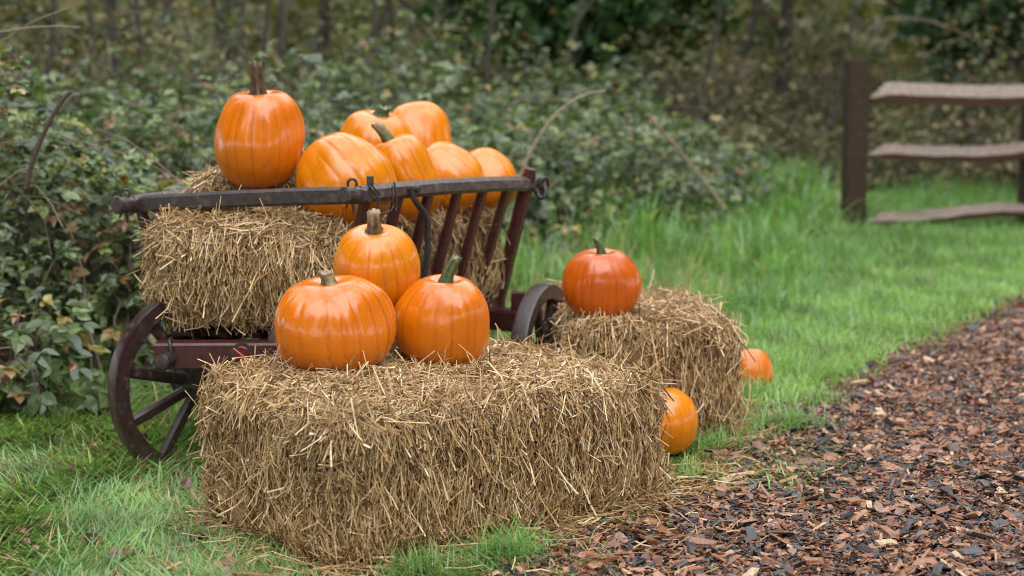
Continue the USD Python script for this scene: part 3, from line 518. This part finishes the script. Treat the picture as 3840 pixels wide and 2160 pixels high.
SH = [(1.75, 13.4, (.85, .6, 1.9), 'thin yellowing shrub left of the fence post'), (2.75, 14.2, (.9, .7, 2.2), 'yellow brown shrub behind the fence post'),
      (3.9, 13.4, (.9, .6, 1.55), 'olive shrub behind the pale fence rails'), (5.0, 14.4, (1.0, .7, 2.4), 'dull green shrub at the right end behind the fence'),
      (2.1, 12.3, (.6, .45, .95), 'low brownish shrub at the edge of the tall grass'), (-3.1, 10.4, (1.1, .6, 2.1), 'tall thin shrub with yellowing leaves in the upper left corner'), (-2.2, 11.6, (.8, .6, 1.75), 'greenish thin shrub above the left bramble bank'),
      (-3.9, 9.6, (.9, .6, 2.0), 'leafy olive shrub at the upper left edge of the picture'), (-2.9, 12.9, (.9, .6, 2.3), 'thin olive sapling before the dark trunks at the left'), (-1.5, 13.2, (1.0, .6, 1.95), 'thin shrub before the trunks above the tall pumpkin'),
      (-.9, 12.2, (.9, .5, 1.85), 'leafy shrub rising behind the middle of the bramble bank'), (-2.3, 11.0, (.7, .5, 1.6), 'leafy shrub rising behind the left part of the bramble bank'),
      (-.3, 13.0, (.9, .6, 1.8), 'greenish shrub between the trunks and the dark green tree'), (1.3, 12.9, (.8, .5, 1.45), 'brown green shrub under the right side of the dark green tree'),
      (3.2, 12.7, (.8, .4, .8), 'low green shrub under the fence rails'), (4.5, 12.9, (.8, .4, .9), 'low olive shrub by the second fence post')]
for i, (x, y, ax, lb) in enumerate(SH):
    bramble(lb, x, y, ax, 2300, .046, 60 + i, yellow=0, red=0, ncane=70, lo=.0, hi=1.0, m=2, leafm='autumn_leaf' if i not in (3, 8, 10, 11, 12, 16) else 'bramble_leaf', name='shrub', cat_='shrub', low=-.5, shell=.35, canet=.45)
def tree(label, x, y, h, r, seed, crown=None, n=0, leafm='dark_leaf', lean=(0, 0), size=.13, name='tree', group=None, limbs=5):
    rg = np.random.default_rng(seed); z = float(gz(x, y)) - .1; c = np.array([x, y, z]); t = thing(name, label, 'tree', c, group)
    q = np.linspace(0, 1, 10)[:, None]; P = c + np.array([[lean[0], lean[1], h]]) * q; P[:, :2] += np.cumsum(rg.normal(0, .03 * h / 6, (10, 2)), 0)
    parts = [tube(P, r * (1 - .75 * q[:, 0]) * (1 + .5 * np.exp(-q[:, 0] / .04)), 9)]
    for _ in range(limbs):
        k = rg.integers(2, 9); a = rg.uniform(0, 6.28); ln = h * rg.uniform(.15, .32); u = np.linspace(0, 1, 6)[:, None]
        b = P[k] + u * ln * np.array([math.cos(a), math.sin(a), rg.uniform(.25, .9)]) + np.array([0, 0, .12 * ln]) * u ** 2; parts.append(tube(b, np.linspace(r * .35, r * .08, 6), 6))
    v, f = cat(parts); part(t, 'trunk', (v, f), 'bark', smooth=True, tone=np.clip(rg.normal(.4, .1, len(v)), 0, 1))
    if crown:
        cc, ax = np.array(crown[0]) + c, np.array(crown[1]); P, d = bush_points(cc, ax, n, rg, seed, shell=.33, rough=.7, low=-1)
        N = nrm(d * .3 + np.array([0, 0, .8]) + rg.normal(size=(len(P), 3)) * .5); lf, k = triple(P, N, nrm(rg.normal(size=(len(P), 3)) + d), size * np.clip(rg.normal(1, .3, len(P)), .5, 1.6), rg, 0, 3)
        part(t, 'crown', lf, leafm, tone=np.repeat(np.clip(rg.normal(.5, .25, len(P)), 0, 1), k), kind='stuff')
    return t
tree('dark green tree with low hanging leaves above the middle of the bank', .75, 14.6, 5.5, .10, 71, ((0, -.1, 3.0), (1.75, 1.2, 2.2)), 5200, lean=(.3, 0), size=.14)
tree('slim leaning bare tree left of the fence post', 1.75, 13.9, 4.0, .05, 72, ((.7, 0, 3.6), (1.3, 1.0, 1.3)), 1400, leafm='autumn_leaf', lean=(1.15, 0))
TR = [(-3.95, 15.0, .07, 'straight dark trunk at the far left of the wood'), (-3.35, 14.2, .06, 'dark trunk behind the left bramble, second from the left'), (-3.0, 15.6, .08, 'thin grey trunk between two dark ones left of the tall pumpkin'),
      (-2.55, 14.6, .075, 'thick dark trunk above the tall pumpkin'), (-1.9, 16.2, .09, 'slender trunk behind the heap of pumpkins'), (-1.2, 15.2, .08, 'dark upright trunk left of the dark green tree'), (-.6, 16.8, .09, 'pale trunk in the gap beside the dark green tree'),
      (3.1, 17.5, .10, 'dim trunk far behind the fence post'), (4.9, 16.2, .14, 'dark trunk in the upper right corner')]
for i, (x, y, r, lb) in enumerate(TR):
    tree(lb, x, y, 6.5, r, 80 + i, ((0, 0, 5.8), (1.5, 1.4, 1.5)), 500, leafm='dark_leaf' if i % 3 else 'autumn_leaf', lean=(.25 * math.sin(i * 2.1), 0), size=.22, limbs=7)
for i, (x, y, r, lx, lb) in enumerate([(-3.0, 9.4, .022, .3, 'thin bare sapling leaning right at the upper left edge'), (-2.45, 10.6, .026, -.2, 'thin bare sapling leaning left above the cut stick'), (-1.75, 10.2, .02, .35, 'slender bare sapling left of the tall pumpkin stem'),
        (-1.0, 11.4, .026, -.15, 'bare sapling between the tall pumpkin and the heap on the cart'), (-.35, 11.9, .022, .4, 'bare sapling leaning right above the heap of pumpkins'), (.15, 12.4, .03, .7, 'strongly leaning bare sapling below the dark green tree'),
        (1.45, 12.4, .022, .5, 'bare sapling leaning right in the gap before the fence'), (2.6, 12.6, .022, .5, 'thin bare sapling just behind the fence post'), (-3.3, 11.6, .03, .1, 'upright bare sapling in the upper left part of the wood'), (-2.0, 12.4, .034, .2, 'thicker bare sapling among the dark trunks')]):
    tree(lb, x, y, 3.6, r, 150 + i, lean=(lx, 0), limbs=6, name='sapling')
tree('dark conifer like tree in the upper right corner behind the fence', 5.1, 15.4, 6, .12, 95, ((0, 0, 3.2), (1.3, 1.0, 2.6)), 4200, size=.15)
# the wood beyond, too far to tell plants apart
rg = np.random.default_rng(99); n = 12000
wx, wy = rg.uniform(-14, 16, n), rg.uniform(17.5, 27, n); wz = gz(wx, wy) + np.abs(rg.normal(0, 1.1, n)); P = np.c_[wx, wy, wz]
N = nrm(rg.normal(size=(n, 3)) * .6 + [0, -.3, .7]); lf, k = triple(P, N, nrm(rg.normal(size=(n, 3))), .24 * rg.uniform(.5, 1.5, n), rg, 0, 3)
top('undergrowth', lf, 'autumn_leaf', label='dim undergrowth far inside the wood', cat='undergrowth', kind='stuff', tone=np.repeat(rg.uniform(0.1, 1, n), k))
# the wood that closes round the clearing: beyond the path, behind the photographer, at the left and at the back
rg = np.random.default_rng(123); pts = []
for (x0, x1, y0, y1, n) in ((-13, 13, -14, -8.5, 22), (-12, -6.5, -7, 15, 22), (9, 15, -7, 17, 24), (-14, 16, 20, 28, 16)): pts.append(np.c_[rg.uniform(x0, x1, n), rg.uniform(y0, y1, n)])
Q = np.vstack(pts); n = len(Q); pi = UsdGeom.PointInstancer.Define(stage, '/World/surrounding_wood')
for i in range(3):
    P, d = bush_points((0, 0, 6.2), (2.5, 2.5, 4.2), 1000, rg, 200 + i, shell=.35, rough=.8, low=-1); N = nrm(d * .3 + [0, 0, .8] + rg.normal(size=(len(P), 3)) * .5)
    lf, k = triple(P, N, nrm(rg.normal(size=(len(P), 3)) + d), .34 * rg.uniform(.6, 1.4, len(P)), rg, 0, 3); tr = tube([(0, 0, -.3), (.05, 0, 3), (0, .1, 6), (.1, 0, 9)], [.2, .15, .1, .03], 8)
    v, f = cat([lf, tr]); p_ = '/World/surrounding_wood/tree' + (f'_{i:03d}' if i else ''); g = usdkit.mesh(stage, p_, (v, f), MAT['dark_leaf'])
    UsdGeom.PrimvarsAPI(g).CreatePrimvar('tone', Sdf.ValueTypeNames.FloatArray, 'vertex').Set(Vt.FloatArray.FromNumpy(np.r_[np.repeat(rg.random(len(P)), k), np.zeros(len(tr[0]))].astype(np.float32))); pi.GetPrototypesRel().AddTarget(p_)
pi.CreateProtoIndicesAttr(Vt.IntArray.FromNumpy(rg.integers(0, 3, n).astype(np.int32))); pi.CreatePositionsAttr(Vt.Vec3fArray.FromNumpy(np.c_[Q, gz(Q[:, 0], Q[:, 1])].astype(np.float32)))
pi.CreateOrientationsAttr(Vt.QuathArray([Gf.Quath(float(math.cos(q)), 0, 0, float(math.sin(q))) for q in rg.uniform(0, 3.14, n)])); pi.CreateScalesAttr(Vt.Vec3fArray.FromNumpy(np.repeat(rg.uniform(.8, 1.2, (n, 1)), 3, 1).astype(np.float32)))
data(pi.GetPrim(), 'dim wood closing round the clearing behind everything else', 'wood', None, 'stuff')
# single canes and branches that can be told apart
def cane(label, pts, r, tone, name='bramble_cane', cat_='cane', n=16):
    pts = np.array(pts, float); t = np.linspace(0, len(pts) - 1, n); from scipy.interpolate import CubicSpline
    P = CubicSpline(np.arange(len(pts)), pts)(t) if len(pts) > 2 else pts[0] + (pts[1] - pts[0]) * (t / t[-1])[:, None]
    v, f = tube(P, np.linspace(r[0], r[1], n), 7); top(name, (v - 0, f), 'cane', label=label, cat=cat_, smooth=True, tone=np.full(len(v), tone))
cane('pale arching bramble cane rising behind the far corner of the cart', [(0.032, 7.20, 0.582), (0.083, 7.20, 0.736), (0.192, 7.20, 0.908), (0.319, 7.20, 1.010), (0.446, 7.20, 1.039)], (.0095, .005), 1.0)
cane('brown cane leaning to the right above the tall grass', [(0.751, 8.30, 0.889), (0.947, 8.30, 0.668), (1.068, 8.30, 0.520), (1.175, 8.30, 0.379)], (.008, .011), .8)
cane('cut dark sapling stick standing in the left bramble', [(-1.692, 5.20, 0.748), (-1.654, 5.20, 0.869), (-1.587, 5.20, 0.998), (-1.521, 5.20, 1.078)], (.010, .007), .22, 'stick', 'stick')
cane('thin bare twig running level across the upper left corner', [(-1.952, 5.60, 1.277), (-1.833, 5.60, 1.295), (-1.724, 5.60, 1.307), (-1.596, 5.60, 1.303)], (.0042, .0025), .75, 'twig', 'twig')
cane('thin bare twig rising to the right in the upper left corner', [(-1.990, 5.70, 1.220), (-1.866, 5.70, 1.289), (-1.784, 5.70, 1.334), (-1.641, 5.70, 1.383)], (.0042, .0025), .75, 'twig', 'twig')
cane('arching bare twig above the fence rails', [(3.0, 13.0, 1.30), (3.3, 13.0, 1.55), (3.8, 13.0, 1.45), (4.1, 13.0, 1.25)], (.007, .004), .9, 'twig', 'twig')

# ------------------------------------------------------------------ grass
def tuft(path, nb, hgt, spread, lean, wid, dry=.15, lo=.2, hi=.72, seed=0):
    rg = np.random.default_rng(seed); s = 5; t = np.linspace(0, 1, s)
    a = rg.normal(0, .75, nb) if lean > 1 else rg.uniform(0, 6.28, nb); b = np.c_[rg.normal(0, spread, (nb, 2)), np.full(nb, -.01)]; L = hgt * rg.uniform(.4, 1.15, nb); ln = np.clip(rg.normal(lean, .2 if lean > 1 else .35, nb), .05, 1.5)
    ang = np.where(lean > 1, np.minimum(ln[:, None] * (.92 + .25 * t[None]), 1.6), ln[:, None] * (.35 + .65 * t[None]) + (ln[:, None] * .6) * t[None] ** 2)
    st_ = np.diff(t, prepend=0)[None] * L[:, None]; hr = np.cumsum(np.sin(ang) * st_, 1); vr = np.cumsum(np.cos(ang) * st_, 1); vr = np.maximum(vr, -.008)
    C = b[:, None] + np.stack([np.cos(a)[:, None] * hr, np.sin(a)[:, None] * hr, vr], -1); sd = np.stack([-np.sin(a), np.cos(a), 0 * a], 1)
    w = wid * rg.uniform(.6, 1.3, nb)[:, None] * np.array([.7, 1, .9, .6, .05])[None]
    V = np.stack([C + sd[:, None] * w[..., None] / 2, C - sd[:, None] * w[..., None] / 2], 2).reshape(-1, 3)
    i = np.arange(s - 1); q = np.stack([2 * i, 2 * i + 1, 2 * i + 3, 2 * i + 2], 1); f = np.vstack([q[:, [0, 1, 2]], q[:, [0, 2, 3]]])
    F = (f[None] + (np.arange(nb) * 2 * s)[:, None, None]).reshape(-1, 3)
    tn = rg.uniform(lo, hi, nb); tn = np.where(rg.random(nb) < dry, rg.uniform(.84, 1, nb), tn)
    g = usdkit.mesh(stage, path, (V, F), MAT['grass'], smooth=True)
    UsdGeom.PrimvarsAPI(g).CreatePrimvar('tone', Sdf.ValueTypeNames.FloatArray, 'vertex').Set(Vt.FloatArray.FromNumpy(np.repeat(tn, 2 * s).astype(np.float32)))
def scatter(name, label, P, scale, specs, seed, comb=False):
    rg = np.random.default_rng(seed); pi = UsdGeom.PointInstancer.Define(stage, f'/World/{name}'); n = len(P)
    for i, sp in enumerate(specs):
        tuft(f'/World/{name}/blades' + (f'_{i:03d}' if i else ''), *sp, seed=seed * 10 + i); pi.GetPrototypesRel().AddTarget(f'/World/{name}/blades' + (f'_{i:03d}' if i else ''))
    pi.CreateProtoIndicesAttr(Vt.IntArray.FromNumpy(rg.integers(0, len(specs), n).astype(np.int32)))
    pi.CreatePositionsAttr(Vt.Vec3fArray.FromNumpy(P.astype(np.float32))); a = rg.uniform(0, 2 * np.pi, n) / 2; a = a if not comb else (fbm(P * [1.3, 1.3, 0] + 40, 2, 3) * 11 + rg.normal(0, .35, n)) / 2
    pi.CreateOrientationsAttr(Vt.QuathArray([Gf.Quath(float(math.cos(q)), 0, 0, float(math.sin(q))) for q in a])); pi.CreateScalesAttr(Vt.Vec3fArray.FromNumpy(np.repeat(scale[:, None], 3, 1).astype(np.float32)))
    data(pi.GetPrim(), label, 'grass', None, 'stuff')
rg = np.random.default_rng(7)
def inside_bale(x, y, o, u, L, W, mg=.0):
    u = nrm(np.array(u)); dx, dy = x - o[0], y - o[1]; a = dx * u[0] + dy * u[1]; b = -dx * u[1] + dy * u[0]; return (a > -mg) & (a < L + mg) & (b > -mg) & (b < W + mg)
n = 24000; x = rg.uniform(-2.4, .9, n); y = rg.uniform(2.6, 7.0, n)
pat = fbm(np.stack([x * 2.2, y * 2.2, 0 * x], -1), 3, 17)
keep = ((x < edge(y) - .05 + .25 * (rg.random(n) - .5)) | ((x < edge(y) + .3) & (pat > .60))) & (rg.random(n) < np.clip((pat - .30) * 4.2, .12, 1)) & ~inside_bale(x, y, (-.38, 3.275), (.77, .64), 1.05, .68, .0) & ~inside_bale(x, y, (.185, 4.49), (.995, .10), .53, .74, .02)
keep &= ~((x > -.35) & (y < 4.1) & (rg.random(n) < .6)) & ~((x < -1.25) & (y > 5.2) & (rg.random(n) < .7))
x, y = x[keep], y[keep]
for cx, cy, sd, n in ((-.03, 3.40, .06, 34), (-.22, 3.28, .05, 18), (.70, 4.62, .07, 26), (.88, 4.72, .08, 30), (.62, 4.42, .05, 22), (1.05, 5.05, .04, 8), (.50, 4.12, .03, 8)):
    x = np.r_[x, rg.normal(cx, sd, n)]; y = np.r_[y, rg.normal(cy, sd * .6, n)]
scatter('grass', 'short wet trampled grass round the cart and the front bale', np.c_[x, y, gz(x, y) + .004], rg.uniform(.6, 1.25, len(x)),
        [(46, .08, .06, 1.25, .0034, .25), (46, .095, .07, 1.4, .0036, .3), (36, .12, .07, 1.4, .0038, .22), (50, .055, .06, 1.2, .0032, .5), (36, .09, .06, 1.1, .0038, .35)] , 1, comb=True)
n = 16000; y = 4.9 + 8.6 * rg.random(n) ** .8; x = rg.uniform(-1.6, 7.5, n)
keep = (x < edge(y) - .06 + .2 * (rg.random(n) - .5)) & (x > np.interp(y, [4.9, 7, 9, 11, 13.5], [-1.1, -.35, .5, 1.25, 1.6])) & ~inside_bale(x, y, (.185, 4.49), (.995, .10), .53, .74, .02) & (x < .42 * y + .6)
keep &= rg.random(n) < np.clip((fbm(np.stack([x * 3.2, y * 3.2, 0 * x], -1), 2, 62) - .3) * 4, .5, 1)
x, y = x[keep], y[keep]
d = edge(y) - x
scatter('tall_grass', 'lush green grass bank beyond the bales, taller towards the brambles', np.c_[x, y, gz(x, y)], np.clip(.30 + .45 * d, .3, 1.75) * np.clip(.15 + 1.75 * fbm(np.stack([x * 2.1, y * 2.1, 0 * x], -1), 3, 61), .35, 1.7) * np.clip(1 - (y - 8.5) * .22 * (x > 2), .45, 1) * rg.uniform(.75, 1.25, len(x)),
        [(40, .20, .06, .6, .006), (40, .24, .07, .8, .006), (36, .17, .06, .5, .006, .3), (40, .22, .07, .95, .0065, .08)], 2)

y = 5.0 + 5.5 * rg.random(3200); x = edge(y) - .05 - np.abs(rg.normal(0, .55, 3200)); keep = ~inside_bale(x, y, (.185, 4.49), (.995, .10), .53, .74, .06) & (x > .75); x, y = x[keep], y[keep]
scatter('verge_grass', 'bright yellow green grass strip along the chip path', np.c_[x, y, gz(x, y)], rg.uniform(.6, 1.2, len(x)), [(36, .09, .06, .7, .005, .06, .55, .82), (36, .11, .06, .9, .005, .1, .5, .8)], 5)
qs = [(-.03, 3.40, .05, 26), (-.24, 3.27, .05, 16), (.68, 4.60, .06, 18), (.86, 4.70, .07, 26), (.60, 4.44, .05, 18), (1.05, 5.05, .04, 8), (.52, 4.10, .03, 7), (.80, 5.12, .08, 20), (1.25, 5.5, .06, 12)]
x = np.concatenate([rg.normal(a, sd, n) for a, b, sd, n in qs]); y = np.concatenate([rg.normal(b, sd * .6, n) for a, b, sd, n in qs])
scatter('grass_tufts', 'small green grass tufts growing through the edge of the chip path', np.c_[x, y, gz(x, y) + .01], rg.uniform(.35, .75, len(x)), [(22, .14, .035, .8, .005, .08), (18, .18, .04, 1.0, .005, .1)], 4)
n = 1100; y = rg.uniform(5.2, 10.5, n); x = np.interp(y, [5.2, 7, 9, 11, 12], [-1.0, -.1, .6, 1.35, 1.7]) + np.abs(rg.normal(0, .42, n)) - .1; keep = (x < edge(y) - .3) & ~inside_bale(x, y, (.185, 4.49), (.995, .10), .53, .74, .05); x, y = x[keep], y[keep]
scatter('dry_grass', 'pale dry grass stalks along the foot of the brambles', np.c_[x, y, gz(x, y)], rg.uniform(.7, 1.3, len(x)), [(16, .20, .09, .8, .0045, .7), (14, .30, .09, .6, .0045, .6), (16, .14, .09, 1.0, .005, .8)], 3)

# ------------------------------------------------------------------ wood chips
rg = np.random.default_rng(5)
def chips(x, y, rg, big=1.0):
    n = len(x); L = np.clip(np.exp(rg.normal(math.log(.0175), .5, n)), .005, .056) * big; W = L * np.clip(rg.normal(.31, .12, n), .12, .62); Hh = np.clip(W * rg.uniform(.12, .4, n), .002, .009)
    c = np.array([(-1, -1, -1), (1, -1, -1), (1, 1, -1), (-1, 1, -1), (-1, -1, 1), (1, -1, 1), (1, 1, 1), (-1, 1, 1)]) / 2.
    q = c[None] * np.stack([L, W, Hh], 1)[:, None]; q = q * (1 + .28 * rg.normal(size=(n, 8, 3)).clip(-1.5, 1.5)); 
    a = rg.uniform(0, 2 * np.pi, n); ti = rg.normal(0, .26, n); ro = rg.normal(0, .4, n)
    ca, sa, ct, s_t, cr, sr = np.cos(a), np.sin(a), np.cos(ti), np.sin(ti), np.cos(ro), np.sin(ro)
    R1 = np.stack([q[..., 0], q[..., 1] * cr[:, None] - q[..., 2] * sr[:, None], q[..., 1] * sr[:, None] + q[..., 2] * cr[:, None]], -1)
    R2 = np.stack([R1[..., 0] * ct[:, None] - R1[..., 2] * s_t[:, None], R1[..., 1], R1[..., 0] * s_t[:, None] + R1[..., 2] * ct[:, None]], -1)
    R3 = np.stack([R2[..., 0] * ca[:, None] - R2[..., 1] * sa[:, None], R2[..., 0] * sa[:, None] + R2[..., 1] * ca[:, None], R2[..., 2]], -1)
    z = gz(x, y) + .008 + rg.uniform(0, .016, n)
    V = R3 + np.stack([x, y, z], 1)[:, None]
    f = np.array([(0, 2, 1), (0, 3, 2), (4, 5, 6), (4, 6, 7), (0, 1, 5), (0, 5, 4), (1, 2, 6), (1, 6, 5), (2, 3, 7), (2, 7, 6), (3, 0, 4), (3, 4, 7)])
    u = rg.random(n); tn = np.where(u < .40, rg.uniform(.0, .44, n), np.where(u < .91, rg.uniform(.45, .85, n), rg.uniform(.85, 1, n)))
    return V, f, tn
n = 150000; y = 2.9 + 6.6 * rg.random(n) ** 1.35; x = edge(y) - .14 + rg.random(n) ** 1.0 * (np.clip(.36 * y + .75 - edge(y), .3, None) + .14)
keep = (x > edge(y) - .02 + .28 * (fbm(np.stack([x * 3, y * 3, 0 * x], -1), 3, 4) - .5) - .10 * rg.random(n)) & ~inside_bale(x, y, (-.38, 3.275), (.77, .64), 1.05, .68, -.03) & (rg.random(n) < np.clip(1.15 - (y - 2.9) / 14, .4, 1))
x, y = x[keep], y[keep]
V, f, tn = chips(x, y, rg, np.where(rg.random(len(x)) < .35, .42, 1.0)); vis = (y > 3.33) & (np.abs(x) < .33 * y)
sz = np.linalg.norm(V[:, 0] - V[:, 1], axis=1) / y * vis * (x > edge(y)); pick = np.argsort(-sz)[:300]; mask = np.zeros(len(x), bool); mask[pick] = True
for q in pick: part(path, 'wood_chip', (V[q] + [0, 0, .006], f), 'wood_chip', tone=np.full(8, tn[q]))
k = (~mask).sum(); part(path, 'chippings', (V[~mask].reshape(-1, 3), (f[None] + (np.arange(k) * 8)[:, None, None]).reshape(-1, 3)), 'wood_chip', tone=np.repeat(tn[~mask], 8), kind='stuff')
# chips that strayed from the path towards the front bale
n = 500; x = rg.uniform(-.55, .55, n); y = rg.uniform(3.2, 4.2, n); kp = (x < edge(y)) & (x > edge(y) - .35) & ~inside_bale(x, y, (-.38, 3.275), (.77, .64), 1.05, .68, .02)
V, f, tn = chips(x[kp], y[kp], rg); k = len(V); top('stray_chippings', (V.reshape(-1, 3), (f[None] + (np.arange(k) * 8)[:, None, None]).reshape(-1, 3)), 'wood_chip', label='wood chips strayed from the path into the grass by the front bale', cat='wood chips', kind='stuff', tone=np.repeat(tn, 8))

# ------------------------------------------------------------------ fallen leaves
def fallen(label, x, y, s, a, tone, seed):
    rg = np.random.default_rng(seed); z = float(gz(x, y)) + .022; D = np.array([[math.cos(a), math.sin(a), .15]]); N = nrm(np.array([[rg.normal(0, .25), -.25 + rg.normal(0, .2), 1.0]]))
    lf, k = leaflets(np.array([[x, y, z]]), N, D, np.array([s]), rg, 1); v = lf[0]; v[:, 2] += .012 * np.sin(v[:, 0] * 130) * .6
    top('fallen_leaf', (v, lf[1]), 'dead_leaf', label=label, cat='leaf', tone=np.full(k, tone))
fallen('dark brown fallen leaf in the grass left of the front bale', -.80, 3.55, .075, .3, .12, 1)
fallen('pale pinkish fallen leaf at the bottom edge left of the front bale', -.70, 3.36, .06, .1, .95, 2)
fallen('small dark fallen leaf near the lower left corner', -1.03, 3.50, .05, 1.6, .05, 3)
fallen('grey brown fallen leaf lying flat near the bottom left', -.96, 3.42, .065, .2, .6, 4)
fallen('curled brown leaf at the foot of the left cart wheel', -.93, 4.05, .06, -.9, .4, 5)
fallen('red brown leaf on the chips at the right foot of the front bale', .21, 3.60, .07, -.3, .45, 6)
n = 150; rg = np.random.default_rng(8); x = rg.uniform(-1.5, -.3, n); y = rg.uniform(3.2, 5.4, n); P = np.c_[x, y, gz(x, y) + rg.uniform(.01, .05, n)]
lf, k = leaflets(P, nrm(np.array([0, -.1, 1]) + rg.normal(size=(n, 3)) * .35), rg.normal(size=(n, 3)), rg.uniform(.015, .035, n), rg, 0)
top('leaf_litter', lf, 'dead_leaf', label='small dead leaves and bits littering the grass at the left', cat='leaf litter', kind='stuff', tone=np.repeat(rg.random(n) * .75, k))

n = 60; rg = np.random.default_rng(18); y = 3.4 + 3 * rg.random(n) ** 1.5; x = edge(y) + rg.uniform(0, 1.6, n); P = np.c_[x, y, gz(x, y) + .032]
lf, k = leaflets(P, nrm(np.array([0, -.1, 1]) + rg.normal(size=(n, 3)) * .3), rg.normal(size=(n, 3)), rg.uniform(.02, .05, n), rg, 1)
top('path_leaf_litter', lf, 'dead_leaf', label='scattered dead leaves lying on the wood chip path', cat='leaf litter', kind='stuff', tone=np.repeat(rg.random(n), k))
